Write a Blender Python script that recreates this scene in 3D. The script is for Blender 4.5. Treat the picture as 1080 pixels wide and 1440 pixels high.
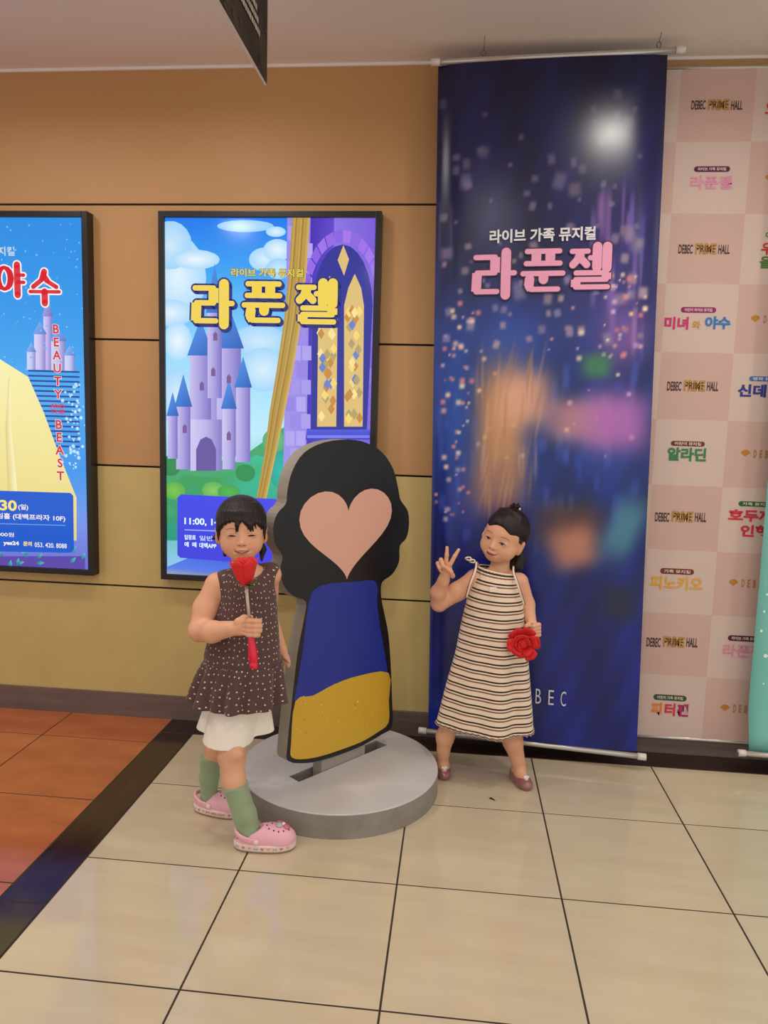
import bpy, bmesh, math, random
import numpy as np
from mathutils import Vector, Matrix
from mathutils.bvhtree import BVHTree

for _o in list(bpy.data.objects):
    bpy.data.objects.remove(_o)
SC = bpy.context.scene
COL = SC.collection

# ------------------------------------------------------------------ camera
F_PX = 1042.96
PITCH, YAW, ROLL = math.radians(6.848), math.radians(-5.551), math.radians(1.631)
CAM = np.array([1.1344, -3.2404, 1.4112])
FW = np.array([math.sin(YAW) * math.cos(PITCH), math.cos(YAW) * math.cos(PITCH), -math.sin(PITCH)])
_r = np.array([math.cos(YAW), -math.sin(YAW), 0.0])
_u = np.cross(_r, FW)
RT = math.cos(ROLL) * _r + math.sin(ROLL) * _u
UP = -math.sin(ROLL) * _r + math.cos(ROLL) * _u
cam_data = bpy.data.cameras.new('camera')
cam_data.sensor_fit = 'VERTICAL'
cam_data.sensor_height = 36.0
cam_data.lens = 36.0 * F_PX / 1440.0
cam_data.clip_start = 0.02
cam = bpy.data.objects.new('camera', cam_data)
COL.objects.link(cam)
cam.matrix_world = Matrix(((RT[0], UP[0], -FW[0], CAM[0]), (RT[1], UP[1], -FW[1], CAM[1]),
                           (RT[2], UP[2], -FW[2], CAM[2]), (0, 0, 0, 1)))
SC.camera = cam

# ------------------------------------------------------------------ light
SC.view_settings.view_transform = 'Standard'
SC.view_settings.look = 'None'
SC.view_settings.exposure = 0.0
SC.view_settings.gamma = 1.0
SC.view_settings.use_curve_mapping = False
W = bpy.data.worlds.new('hall_surroundings')
SC.world = W
W.use_nodes = True
W.node_tree.nodes['Background'].inputs[0].default_value = (0.97, 0.95, 0.93, 1)
W.node_tree.nodes['Background'].inputs[1].default_value = 0.86
CEIL = 2.885
LAMP_SPOTS = [(1.83, -1.02), (0.0, -1.02), (-1.0, -1.02), (3.25, -1.02),
              (1.1, -2.6), (-0.6, -2.6), (2.8, -2.6), (0.3, -4.3), (2.0, -4.3)]
LAMP_W = 8.0
for _i, (_x, _y) in enumerate(LAMP_SPOTS):
    _l = bpy.data.lights.new('downlight_lamp', 'AREA')
    _l.shape = 'DISK'
    _l.size = 0.17
    _l.energy = LAMP_W
    _l.color = (1.0, 0.94, 0.86)
    _l.spread = math.radians(165)
    _lo = bpy.data.objects.new('downlight_lamp', _l)
    _lo.location = (_x, _y, CEIL - 0.022)
    COL.objects.link(_lo)

# ------------------------------------------------------------------ helpers
def ray(px, py):
    return FW * F_PX + RT * (px - 540.0) - UP * (py - 720.0)
def at(px, py, Y):
    d = ray(px, py)
    return CAM + d * (Y - CAM[1]) / d[1]
def atz(px, py, Z):
    d = ray(px, py)
    return CAM + d * (Z - CAM[2]) / d[2]

def lin(c):
    r = []
    for v in c[:3]:
        v = v / 255.0
        r.append(v / 12.92 if v <= 0.04045 else ((v + 0.055) / 1.055) ** 2.4)
    return (r[0], r[1], r[2], 1.0)

def tag(o, label=None, cat=None, group=None, kind=None):
    if label: o['label'] = label
    if cat: o['category'] = cat
    if group: o['group'] = group
    if kind: o['kind'] = kind
    return o

def empty(name, loc):
    o = bpy.data.objects.new(name, None)
    o.empty_display_size = 0.05
    o.location = loc
    COL.objects.link(o)
    return o

def wloc(o):
    v = Vector((0, 0, 0))
    while o is not None:
        v += o.location
        o = o.parent
    return v

def link(name, me, mat=None, parent=None, smooth=False):
    """mesh given in world coordinates; moved into the parent's space"""
    o = bpy.data.objects.new(name, me)
    if parent is not None:
        off = wloc(parent)
        if off.length > 0:
            me.transform(Matrix.Translation(-off))
        o.parent = parent
    COL.objects.link(o)
    if mat is not None:
        me.materials.clear()
        me.materials.append(mat)
    if smooth:
        me.polygons.foreach_set('use_smooth', [True] * len(me.polygons))
    return o

def pydata(name, verts, faces, mat=None, parent=None, smooth=False):
    me = bpy.data.meshes.new(name)
    me.from_pydata([tuple(float(c) for c in v) for v in verts], [], faces)
    me.update()
    return link(name, me, mat, parent, smooth)

def bm_obj(name, bm, mat=None, parent=None, smooth=False):
    me = bpy.data.meshes.new(name)
    bm.to_mesh(me)
    bm.free()
    return link(name, me, mat, parent, smooth)

def box(bm, x0, x1, y0, y1, z0, z1, bev=0.0):
    vs = [bm.verts.new(p) for p in ((x0, y0, z0), (x1, y0, z0), (x1, y1, z0), (x0, y1, z0),
                                    (x0, y0, z1), (x1, y0, z1), (x1, y1, z1), (x0, y1, z1))]
    fs = [bm.faces.new([vs[i] for i in f]) for f in ((3, 2, 1, 0), (4, 5, 6, 7), (0, 1, 5, 4), (1, 2, 6, 5), (2, 3, 7, 6), (3, 0, 4, 7))]
    if bev > 0:
        es = list({e for f in fs for e in f.edges})
        bmesh.ops.bevel(bm, geom=es, offset=bev, segments=2, affect='EDGES', profile=0.7)
    return bm

def box_obj(name, b, mat, parent=None, bev=0.0):
    bm = bmesh.new()
    box(bm, *b, bev=bev)
    return bm_obj(name, bm, mat, parent)

def tube(bm, pts, radii, seg=12, caps=True):
    pts = [Vector(p) for p in pts]
    if not hasattr(radii, '__len__'):
        radii = [radii] * len(pts)
    rings = []
    prev = None
    for i, p in enumerate(pts):
        t = (pts[min(i + 1, len(pts) - 1)] - pts[max(i - 1, 0)]).normalized()
        if prev is None:
            a = Vector((0, 0, 1)) if abs(t.z) < 0.9 else Vector((1, 0, 0))
            n = t.cross(a).normalized()
        else:
            n = (prev - t * prev.dot(t)).normalized()
        prev = n
        b = t.cross(n)
        rings.append([bm.verts.new(p + (n * math.cos(2 * math.pi * k / seg) + b * math.sin(2 * math.pi * k / seg)) * radii[i]) for k in range(seg)])
    for i in range(len(rings) - 1):
        for k in range(seg):
            bm.faces.new((rings[i][k], rings[i][(k + 1) % seg], rings[i + 1][(k + 1) % seg], rings[i + 1][k]))
    if caps:
        bm.faces.new(list(reversed(rings[0])))
        bm.faces.new(rings[-1])
    return bm

def tube_obj(name, pts, radii, mat, parent=None, seg=12, smooth=True):
    bm = bmesh.new()
    tube(bm, pts, radii, seg)
    bmesh.ops.recalc_face_normals(bm, faces=bm.faces[:])
    return bm_obj(name, bm, mat, parent, smooth)

def lathe(bm, c, prof, seg=32, axis=None):
    """prof: (radius, height) from bottom to top around c"""
    M = Matrix.Identity(3) if axis is None else Vector((0, 0, 1)).rotation_difference(Vector(axis).normalized()).to_matrix()
    c = Vector(c)
    rings = []
    for r, h in prof:
        if r < 1e-6:
            rings.append([bm.verts.new(c + M @ Vector((0, 0, h)))])
        else:
            rings.append([bm.verts.new(c + M @ Vector((r * math.cos(2 * math.pi * k / seg), r * math.sin(2 * math.pi * k / seg), h))) for k in range(seg)])
    for a, b in zip(rings[:-1], rings[1:]):
        for k in range(seg):
            k2 = (k + 1) % seg
            if len(a) == 1 and len(b) == 1: continue
            if len(a) == 1: bm.faces.new((a[0], b[k2], b[k]))
            elif len(b) == 1: bm.faces.new((a[k], a[k2], b[0]))
            else: bm.faces.new((a[k], a[k2], b[k2], b[k]))
    return bm

# ---------------------------------------------------------------- materials
MATS = {}
def mat(name, rgb, rough=0.5, metal=0.0, noise=None, bump=None, emit=None, spec=0.5, sss=0.0, coat=0.0, vary=0.0, sheen=0.0):
    """noise=(scale xyz, strength, rgb2); bump=(scale xyz, strength)"""
    m = bpy.data.materials.new(name)
    m.use_nodes = True
    nt = m.node_tree
    b = nt.nodes['Principled BSDF']
    b.inputs['Roughness'].default_value = rough
    b.inputs['Metallic'].default_value = metal
    b.inputs['Specular IOR Level'].default_value = spec
    b.inputs['Coat Weight'].default_value = coat
    b.inputs['Coat Roughness'].default_value = 0.12
    b.inputs['Sheen Weight'].default_value = sheen
    if sss:
        b.inputs['Subsurface Weight'].default_value = sss
        b.inputs['Subsurface Radius'].default_value = (0.012, 0.005, 0.003)
        b.inputs['Subsurface Scale'].default_value = 1.0
    col = lin(rgb)
    b.inputs['Base Color'].default_value = col
    src = None
    tc = nt.nodes.new('ShaderNodeTexCoord')
    def scaled(sc):
        mp = nt.nodes.new('ShaderNodeMapping')
        mp.inputs['Scale'].default_value = sc
        nt.links.new(tc.outputs['Object'], mp.inputs['Vector'])
        nz = nt.nodes.new('ShaderNodeTexNoise')
        nz.inputs['Scale'].default_value = 1.0
        nz.inputs['Detail'].default_value = 6.0
        nt.links.new(mp.outputs['Vector'], nz.inputs['Vector'])
        return nz
    if noise:
        nz = scaled(noise[0])
        rp = nt.nodes.new('ShaderNodeMapRange')
        rp.inputs['From Min'].default_value = 0.35
        rp.inputs['From Max'].default_value = 0.68
        rp.inputs['To Max'].default_value = noise[1]
        nt.links.new(nz.outputs['Fac'], rp.inputs['Value'])
        mx = nt.nodes.new('ShaderNodeMix')
        mx.data_type = 'RGBA'
        mx.inputs['A'].default_value = col
        mx.inputs['B'].default_value = lin(noise[2])
        nt.links.new(rp.outputs['Result'], mx.inputs['Factor'])
        src = mx.outputs['Result']
    if vary:
        oi = nt.nodes.new('ShaderNodeObjectInfo')
        hs = nt.nodes.new('ShaderNodeHueSaturation')
        mr = nt.nodes.new('ShaderNodeMapRange')
        mr.inputs['To Min'].default_value = 1 - vary
        mr.inputs['To Max'].default_value = 1 + vary
        nt.links.new(oi.outputs['Random'], mr.inputs['Value'])
        nt.links.new(mr.outputs['Result'], hs.inputs['Value'])
        if src is None: hs.inputs['Color'].default_value = col
        else: nt.links.new(src, hs.inputs['Color'])
        src = hs.outputs['Color']
    if src is not None:
        nt.links.new(src, b.inputs['Base Color'])
    if bump:
        nz = scaled(bump[0])
        bp = nt.nodes.new('ShaderNodeBump')
        bp.inputs['Strength'].default_value = bump[1]
        bp.inputs['Distance'].default_value = 0.004
        nt.links.new(nz.outputs['Fac'], bp.inputs['Height'])
        nt.links.new(bp.outputs['Normal'], b.inputs['Normal'])
    if emit:
        b.inputs['Emission Color'].default_value = col
        b.inputs['Emission Strength'].default_value = emit
    MATS[name] = m
    return m

def print_mat(name, rough, emit=0.0, spec=0.5, coat=0.0):
    m = bpy.data.materials.new(name)
    m.use_nodes = True
    nt = m.node_tree
    b = nt.nodes['Principled BSDF']
    b.inputs['Roughness'].default_value = rough
    b.inputs['Specular IOR Level'].default_value = spec
    b.inputs['Coat Weight'].default_value = coat
    a = nt.nodes.new('ShaderNodeAttribute')
    a.attribute_name = 'ink'
    if emit:
        b.inputs['Base Color'].default_value = (0.01, 0.01, 0.01, 1)
        nt.links.new(a.outputs['Color'], b.inputs['Emission Color'])
        b.inputs['Emission Strength'].default_value = emit
    else:
        nt.links.new(a.outputs['Color'], b.inputs['Base Color'])
    return m

class Painter:
    """flat print: polygons with ink colours, laid over each other on a sheet. fmap(u, v, lift) -> world point"""
    def __init__(self, fmap, step=0.00025):
        self.f = fmap; self.v = []; self.fc = []; self.c = []; self.l = 0.0006; self.step = step; self.clip = None
    def cut(self, pts, cols):
        """keep what lies on the sheet"""
        if self.clip is None: return pts, cols
        u0, u1, v0, v1 = self.clip
        Q = [(p[0], p[1], c[0], c[1], c[2]) for p, c in zip(pts, cols)]
        for ax, lim, sg in ((0, u0, 1), (0, u1, -1), (1, v0, 1), (1, v1, -1)):
            R = []
            for i in range(len(Q)):
                a, b = Q[i - 1], Q[i]
                da, db = sg * (a[ax] - lim), sg * (b[ax] - lim)
                if (da < 0) != (db < 0):
                    t = da / (da - db); R.append(tuple(x + (y - x) * t for x, y in zip(a, b)))
                if db >= 0: R.append(b)
            Q = R
            if not Q: break
        return [q[:2] for q in Q], [q[2:] for q in Q]
    def field(self, u0, u1, v0, v1, C, lift=0.0006):
        """a tightly woven grid of ink; C[j, i] are 0-255 colours, bottom row first"""
        nv, nu = C.shape[0] - 1, C.shape[1] - 1
        i0 = len(self.v)
        for j in range(nv + 1):
            for i in range(nu + 1):
                self.v.append(tuple(self.f(u0 + (u1 - u0) * i / nu, v0 + (v1 - v0) * j / nv, lift)))
        c = np.clip(C.reshape(-1, 3), 0, 255) / 255.0
        c = np.where(c <= .04045, c / 12.92, ((c + .055) / 1.055) ** 2.4)
        self.c += [(float(x[0]), float(x[1]), float(x[2]), 1.0) for x in c]
        for j in range(nv):
            for i in range(nu):
                k = i0 + j * (nu + 1) + i
                self.fc.append((k, k + 1, k + nu + 2, k + nu + 1))
        self.l = max(self.l, lift)
    def poly(self, pts, cols, lift=None):
        if isinstance(cols[0], (int, float)): cols = [cols] * len(pts)
        if lift is None:
            self.l += self.step; lift = self.l
        pts, cols = self.cut(pts, cols)
        if len(pts) < 3: return
        i0 = len(self.v)
        self.v += [tuple(self.f(p[0], p[1], lift)) for p in pts]
        self.c += [lin(c) for c in cols]
        self.fc.append(tuple(range(i0, i0 + len(pts))))
    def grid(self, u0, u1, v0, v1, nu, nv, fn, lift=None):
        if lift is None:
            self.l += self.step; lift = self.l
        i0 = len(self.v)
        for j in range(nv + 1):
            for i in range(nu + 1):
                u = u0 + (u1 - u0) * i / nu; v = v0 + (v1 - v0) * j / nv
                self.v.append(tuple(self.f(u, v, lift))); self.c.append(lin(fn(i / nu, j / nv)))
        for j in range(nv):
            for i in range(nu):
                a = i0 + j * (nu + 1) + i
                self.fc.append((a, a + 1, a + nu + 2, a + nu + 1))
    def ell(self, u, v, ru, rv, c, edge=None, n=18, lift=None):
        if lift is None:
            self.l += self.step; lift = self.l
        edge = edge or c
        if self.clip is not None:
            R = [(u + ru * math.cos(2 * math.pi * k / n), v + rv * math.sin(2 * math.pi * k / n)) for k in range(n)]
            for k in range(n): self.poly([(u, v), R[k], R[(k + 1) % n]], [c, edge, edge], lift)
            return
        i0 = len(self.v)
        self.v.append(tuple(self.f(u, v, lift))); self.c.append(lin(c))
        for k in range(n):
            a = 2 * math.pi * k / n
            self.v.append(tuple(self.f(u + ru * math.cos(a), v + rv * math.sin(a), lift))); self.c.append(lin(edge))
        for k in range(n):
            self.fc.append((i0, i0 + 1 + k, i0 + 1 + (k + 1) % n))
    def band(self, pts, widths, c1, c2=None, lift=None):
        """a ribbon along pts, colour c1 on one edge to c2 on the other"""
        if lift is None:
            self.l += self.step; lift = self.l
        c2 = c2 or c1
        n = len(pts)
        if not hasattr(widths, '__len__'): widths = [widths] * n
        if self.clip is not None:
            E = []
            for i in range(n):
                a = pts[max(i - 1, 0)]; b = pts[min(i + 1, n - 1)]
                dx, dy = b[0] - a[0], b[1] - a[1]; L = math.hypot(dx, dy) or 1
                nx, ny = -dy / L * widths[i] / 2, dx / L * widths[i] / 2
                E.append(((pts[i][0] + nx, pts[i][1] + ny), (pts[i][0] - nx, pts[i][1] - ny)))
            for i in range(n - 1): self.poly([E[i][0], E[i][1], E[i + 1][1], E[i + 1][0]], [c1, c2, c2, c1], lift)
            return
        i0 = len(self.v)
        for i in range(n):
            a = pts[max(i - 1, 0)]; b = pts[min(i + 1, n - 1)]
            dx, dy = b[0] - a[0], b[1] - a[1]
            L = math.hypot(dx, dy) or 1
            nx, ny = -dy / L * widths[i] / 2, dx / L * widths[i] / 2
            for s, c in ((1, c1), (-1, c2)):
                self.v.append(tuple(self.f(pts[i][0] + s * nx, pts[i][1] + s * ny, lift))); self.c.append(lin(c))
        for i in range(n - 1):
            a = i0 + 2 * i
            self.fc.append((a, a + 1, a + 3, a + 2))
    def build(self, name, material, parent):
        me = bpy.data.meshes.new(name)
        me.from_pydata(self.v, [], self.fc)
        at_ = me.color_attributes.new('ink', 'FLOAT_COLOR', 'POINT')
        at_.data.foreach_set('color', np.array(self.c, dtype=np.float32).ravel())
        me.update()
        return link(name, me, material, parent)

INKS = {}
TMP = bpy.data.scenes.new('type_setting')
def ink(rgb, rough=0.4, emit=0.0):
    k = (tuple(rgb), rough, emit)
    if k not in INKS:
        INKS[k] = mat('printed_ink', rgb, rough, emit=emit or None)
        if emit: INKS[k].node_tree.nodes['Principled BSDF'].inputs['Base Color'].default_value = (0.01, 0.01, 0.01, 1)
    return INKS[k]

def text(name, body, fmap, u, v, size, material, parent, bold=0.0, sx=1.0, lift=0.004, align='CENTER', rot=0.0, spacing=1.0, shear=0.0, fit=None):
    """lettering as a flat mesh on the sheet; u, v = centre of the text, size = letter height, fit = wanted width"""
    cu = bpy.data.curves.new('lettering', 'FONT')
    cu.body = body; cu.size = 1.0; cu.offset = bold; cu.fill_mode = 'FRONT'; cu.resolution_u = 3
    cu.space_character = spacing; cu.shear = shear
    to = bpy.data.objects.new('lettering', cu)
    TMP.collection.objects.link(to)
    TMP.view_layers[0].update()
    me = bpy.data.meshes.new_from_object(to.evaluated_get(TMP.view_layers[0].depsgraph))
    bpy.data.objects.remove(to); bpy.data.curves.remove(cu)
    co = np.empty(len(me.vertices) * 3, dtype=np.float32)
    me.vertices.foreach_get('co', co)
    co = co.reshape(-1, 3)
    lo, hi = co.min(0), co.max(0)
    k = size / (hi[1] - lo[1])
    kx = k * sx if fit is None else fit / (hi[0] - lo[0])
    ox = {'CENTER': (lo[0] + hi[0]) / 2, 'LEFT': lo[0], 'RIGHT': hi[0]}[align]
    X = (co[:, 0] - ox) * kx
    Z = (co[:, 1] - (lo[1] + hi[1]) / 2) * k
    c, s = math.cos(rot), math.sin(rot)
    for i, vt in enumerate(me.vertices):
        vt.co = Vector(fmap(u + X[i] * c - Z[i] * s, v + X[i] * s + Z[i] * c, lift))
    me.update()
    return link(name, me, material, parent)

def strokes(name, lines, fmap, u, v, w, h, thick, material, parent, lift=0.004, grow=0.0):
    """hand-built letter strokes: polylines in a unit box, thick rounded pens"""
    V, FC = [], []
    t = thick / 2 + grow
    def pen(p, q):
        L = math.hypot(q[0] - p[0], q[1] - p[1]) or 1
        return thick / 2 * (.52 + .48 * (abs(q[1] - p[1]) / L) ** 2) + grow
    def disc(x, z, t):
        i0 = len(V)
        for k in range(14):
            a = 2 * math.pi * k / 14
            V.append(fmap(x + t * math.cos(a), z + t * math.sin(a), lift))
        FC.append(tuple(range(i0, i0 + 14)))
    for ln in lines:
        P = [(u + (p[0] - 0.5) * w, v + (p[1] - 0.5) * h) for p in ln]
        for a, b in zip(P[:-1], P[1:]):
            L = math.hypot(b[0] - a[0], b[1] - a[1]); t = pen(a, b)
            nx, nz = -(b[1] - a[1]) / L * t, (b[0] - a[0]) / L * t
            i0 = len(V)
            V.extend(fmap(x, z, lift) for x, z in ((a[0] - nx, a[1] - nz), (b[0] - nx, b[1] - nz), (b[0] + nx, b[1] + nz), (a[0] + nx, a[1] + nz)))
            FC.append((i0, i0 + 1, i0 + 2, i0 + 3))
        for i, p in enumerate(P):
            ts = [pen(P[j], P[j + 1]) for j in (i - 1, i) if 0 <= j < len(P) - 1]
            disc(p[0], p[1], min(ts))
    return pydata(name, V, FC, material, parent)

def homog(px, uv):
    A, B = [], []
    for (x, y), (u, v) in zip(px, uv):
        A += [[x, y, 1, 0, 0, 0, -u * x, -u * y], [0, 0, 0, x, y, 1, -v * x, -v * y]]; B += [u, v]
    hh = np.linalg.solve(np.array(A, float), np.array(B, float))
    def g(x, y):
        d = hh[6] * x + hh[7] * y + 1
        return ((hh[0] * x + hh[1] * y + hh[2]) / d, (hh[3] * x + hh[4] * y + hh[5]) / d)
    return g

RND = random.Random(7)

# ================================================================ the setting
m_upper = mat('tan_orange_wall_panel', (192, 146, 94), 0.5, noise=((1.2, 1.2, 2.5), 0.5, (184, 138, 90)), bump=((120, 120, 120), 0.05))
m_lower = mat('yellow_olive_wall_panel', (204, 180, 116), 0.55, noise=((7, 7, 7), 0.5, (192, 168, 106)), bump=((90, 90, 90), 0.15))
m_groove = mat('dark_groove', (38, 24, 20), 0.8)
m_ceil = mat('off_white_ceiling', (238, 228, 222), 0.85, noise=((1, 2, 1), 0.4, (230, 220, 212)))
m_base = mat('brown_baseboard', (116, 98, 92), 0.24, noise=((3, 3, 30), 0.6, (94, 78, 74)))
m_strip = mat('dark_wood_border', (52, 33, 28), 0.12, noise=((30, 2, 1), 0.7, (34, 21, 19)), vary=0.05)
m_stripx = mat('dark_wood_border_along_wall', (52, 33, 28), 0.12, noise=((2, 30, 1), 0.7, (34, 21, 19)), vary=0.05)
m_tile = mat('beige_floor_tile', (204, 190, 163), 0.09, noise=((2.2, 14, 1), 0.55, (190, 173, 145)), vary=0.025)
m_otile = mat('terracotta_floor_tile', (190, 112, 68), 0.12, noise=((5, 9, 1), 0.8, (166, 90, 52)), vary=0.05)
m_grout = mat('dark_grout', (52, 40, 34), 0.8)
for _m in (m_tile, m_otile, m_strip, m_stripx):
    _m.node_tree.nodes['Principled BSDF'].inputs['Specular IOR Level'].default_value = 0.6

X0, X1, YB = -5.1, 5.5, -5.6
wall = tag(box_obj('wall_back', (X0, X1, 0.012, 0.12, 0, CEIL), m_groove), kind='structure')
tag(wall, 'tan and yellow panelled wall with dark horizontal grooves')
Z_G = [0.1139, 0.6262, 1.1836, 1.7471, 2.3255, CEIL]
for i in range(5):
    z0 = Z_G[i] + (0.0045 if i else 0.0); z1 = Z_G[i + 1] - (0.0045 if i < 4 else 0)
    box_obj('wall_panel', (X0, X1, 0.0, 0.014, z0, z1), m_lower if i < 2 else m_upper, wall, bev=0.0015)
tag(box_obj('ceiling', (X0, X1, YB, 0.12, CEIL, CEIL + 0.05), m_ceil), kind='structure')
tag(box_obj('baseboard_back', (X0, X1, -0.008, 0.02, 0.0, 0.1139), m_base, bev=0.002), kind='structure')
tag(box_obj('trim_1', (X0, X1, -0.012, 0.0, CEIL - 0.012, CEIL), m_ceil, bev=0.002), 'thin pale trim where wall meets ceiling', kind='structure')
floor = tag(box_obj('floor', (X0, X1, YB, 0.12, -0.06, -0.0012), m_grout), kind='structure')

def tile_mesh(w, d, bev=0.0012):
    bm = bmesh.new()
    box(bm, -w / 2, w / 2, -d / 2, d / 2, -0.012, 0.0, bev=0)
    top = [e for e in bm.edges if all(v.co.z > -0.001 for v in e.verts)]
    bmesh.ops.bevel(bm, geom=top, offset=bev, segments=1, affect='EDGES')
    me = bpy.data.meshes.new('floor_tile')
    bm.to_mesh(me); bm.free()
    return me
TM = {}
def tile(x0, x1, y0, y1, m, name):
    g = 0.0027
    w, d = round(x1 - x0 - 2 * g, 4), round(y1 - y0 - 2 * g, 4)
    k = (w, d, m.name)
    if k not in TM:
        TM[k] = tile_mesh(w, d); TM[k].materials.append(m)
    o = bpy.data.objects.new(name, TM[k])
    o.location = ((x0 + x1) / 2, (y0 + y1) / 2, 0)
    o.parent = floor
    COL.objects.link(o)
YS = -0.1077
rows = [-0.15] + [YS - 0.5 * j for j in range(1, 11)]
for j in range(len(rows) - 1):
    for i in range(0, 11):
        tile(0.5 * i, min(0.5 * i + 0.5, X1), rows[j + 1], rows[j], m_tile, 'beige_tile')
orow = [0.0] + [-0.263 - 0.502 * j for j in range(0, 10)]
for j in range(len(orow) - 1):
    for i in range(10):
        tile(-0.15 - 0.495 * (i + 1), -0.15 - 0.495 * i, orow[j + 1], orow[j], m_otile, 'terracotta_tile')
ys = [0.0, -0.15] + [-0.15 - 1.2 * k for k in range(1, 5)]
for a, b in zip(ys[:-1], ys[1:]):
    tile(-0.15, 0.0, b, a, m_strip, 'border_strip')
for k in range(6):
    tile(0.95 * k, min(0.95 * (k + 1), X1), -0.15, 0.0, m_stripx, 'border_strip')

# ---------------------------------------------------------------- downlights
m_can = mat('white_lamp_trim', (235, 232, 226), 0.4)
m_lamp = mat('lamp_glow', (255, 236, 208), 0.4, emit=6.0)
lamp_words = ['by the pink logo backdrop', 'above the standee platform', 'over the terracotta tiles', 'at the far right by the teal banner',
              'just in front of the camera', 'over the left corridor', 'at the right of the hall', 'behind on the left', 'behind on the right']
can_me = disc_me = None
for i, (x, y) in enumerate(LAMP_SPOTS):
    e = tag(empty('ceiling_downlight', (x, y, CEIL)), 'round recessed ceiling downlight ' + lamp_words[i], 'ceiling light', 'recessed ceiling downlights')
    if can_me is None:
        bm = lathe(bmesh.new(), (0, 0, 0), [(0.094, -0.001), (0.094, -0.020), (0.112, -0.020), (0.115, -0.012), (0.115, 0.0)], 32)
        can_me = bpy.data.meshes.new('trim_ring'); bm.to_mesh(can_me); bm.free(); can_me.materials.append(m_can)
        bm = lathe(bmesh.new(), (0, 0, 0), [(0.0, -0.010), (0.06, -0.010), (0.093, -0.010)], 32)
        disc_me = bpy.data.meshes.new('diffuser'); bm.to_mesh(disc_me); bm.free(); disc_me.materials.append(m_lamp)
    for nm, me in (('trim_ring', can_me), ('diffuser', disc_me)):
        o = bpy.data.objects.new(nm, me); o.parent = e; COL.objects.link(o)
# ================================================================ light boxes
m_black = mat('black_frame', (22, 20, 22), 0.35)
m_lit = print_mat('backlit_print', 0.12, emit=1.0, spec=0.3)
m_backpan = mat('lightbox_back', (40, 40, 42), 0.5)
YF = -0.047
def fbox(u, v, l):
    return (u, YF - l, v)
def qb(px, py):
    p = at(px, py, YF)
    return (p[0], p[2])

def light_box(x0, x1, z0, z1, label):
    e = tag(empty('poster_light_box', ((x0 + x1) / 2, 0.0, z0)), label, 'light box', 'backlit posters on the wall')
    box_obj('housing', (x0 + 0.004, x1 - 0.004, -0.04, -0.0005, z0 + 0.004, z1 - 0.004), m_backpan, e)
    t = 0.026
    for b in ((x0, x0 + t, z0, z1), (x1 - t, x1, z0, z1), (x0 + t, x1 - t, z0, z0 + t), (x0 + t, x1 - t, z1 - t, z1)):
        box_obj('frame_bar', (b[0], b[1], -0.06, -0.002, b[2], b[3]), m_black, e, bev=0.003)
    return e
ZB0, ZB1 = 0.680, 2.283
XA0, XA1 = -1.459, -0.499
XB0, XB1 = -0.181, 0.781
G = 1.0   # glow of the lit print
def lit(rgb): return ink(rgb, 0.3, G)

# glyph strokes (unit boxes)
GL = {
 'ra': [[(.02, .90), (.52, .90), (.52, .53), (.06, .53), (.04, .08), (.58, .08)], [(.80, 1), (.80, 0)], [(.80, .52), (1.02, .52)]],
 'pun': [[(.08, .95), (.92, .95)], [(.32, .87), (.32, .74)], [(.68, .87), (.68, .74)], [(.06, .66), (.94, .66)], [(-.02, .42), (1.02, .42)], [(.52, .34), (.52, .28)], [(.16, .28), (.14, .12), (.2, .04), (.9, .04)]],
 'jel': [[(.02, .90), (.44, .90)], [(.235, .82), (.19, .72), (.05, .58)], [(.25, .73), (.41, .58)], [(.5, .74), (.68, .74)], [(.68, 1), (.68, .52)], [(.94, 1), (.94, .5)], [(.14, .38), (.94, .38), (.94, .22), (.14, .22), (.14, .04), (.98, .04)]],
 'ya': [[(.28 + .24 * math.cos(a * math.pi / 8), .55 + .36 * math.sin(a * math.pi / 8)) for a in range(17)], [(.76, 1), (.76, 0)], [(.76, .66), (1.0, .66)], [(.76, .42), (1.0, .42)]],
 'su': [[(.5, 1), (.42, .75), (.08, .5)], [(.5, .85), (.62, .68), (.94, .5)], [(-.04, .34), (1.04, .34)], [(.5, .34), (.5, -.04)]],
}
def word(parent, fmap, keys, q, xs, yc, w, h, thick, fill, edge, grow, name='title_lettering', lift=0.006, dys=None, edge_grow2=None, edge2=None):
    """big titles: an outline layer under a fill layer, letter by letter (pixel centres turned into sheet positions by q)"""
    for i, k in enumerate(keys):
        dy = dys[i] if dys else 0
        u, v = q(xs[i], yc + dy)
        u1, v1 = q(xs[i] + 10, yc + dy); sx = (u1 - u) / 10.0
        u2, v2 = q(xs[i], yc + dy + 10); sz = (v - v2) / 10.0
        sh = (u2 - u) / 10.0 / sz if sz else 0
        def fm(a, b, l, u=u, v=v, sx=sx, sz=sz): return fmap(a, b, l)
        L = [[(p[0], p[1]) for p in ln] for ln in GL[k]]
        if edge2: strokes(name + '_shadow', L, fm, u + 2.0 * sx, v - 2.5 * sz, w * sx, h * sz, thick * sx, edge2, parent, lift, grow * sx)
        if edge: strokes(name + '_outline', L, fm, u, v, w * sx, h * sz, thick * sx, edge, parent, lift + 0.0006, grow * sx)
        strokes(name, L, fm, u, v, w * sx, h * sz, thick * sx, fill, parent, lift + 0.0012)

def qlen(q, x, y, n):
    a, b = q(x, y), q(x, y + n)
    return abs(a[1] - b[1])
def qw(q, x, y, n):
    a, b = q(x, y), q(x + n, y)
    return abs(a[0] - b[0])

def mixc(a, b, t):
    return tuple(a[i] * (1 - t) + b[i] * t for i in range(3))
def ramp(stops, t):
    for (t0, c0), (t1, c1) in zip(stops[:-1], stops[1:]):
        if t <= t1: return mixc(c0, c1, (t - t0) / (t1 - t0))
    return stops[-1][1]

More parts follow.
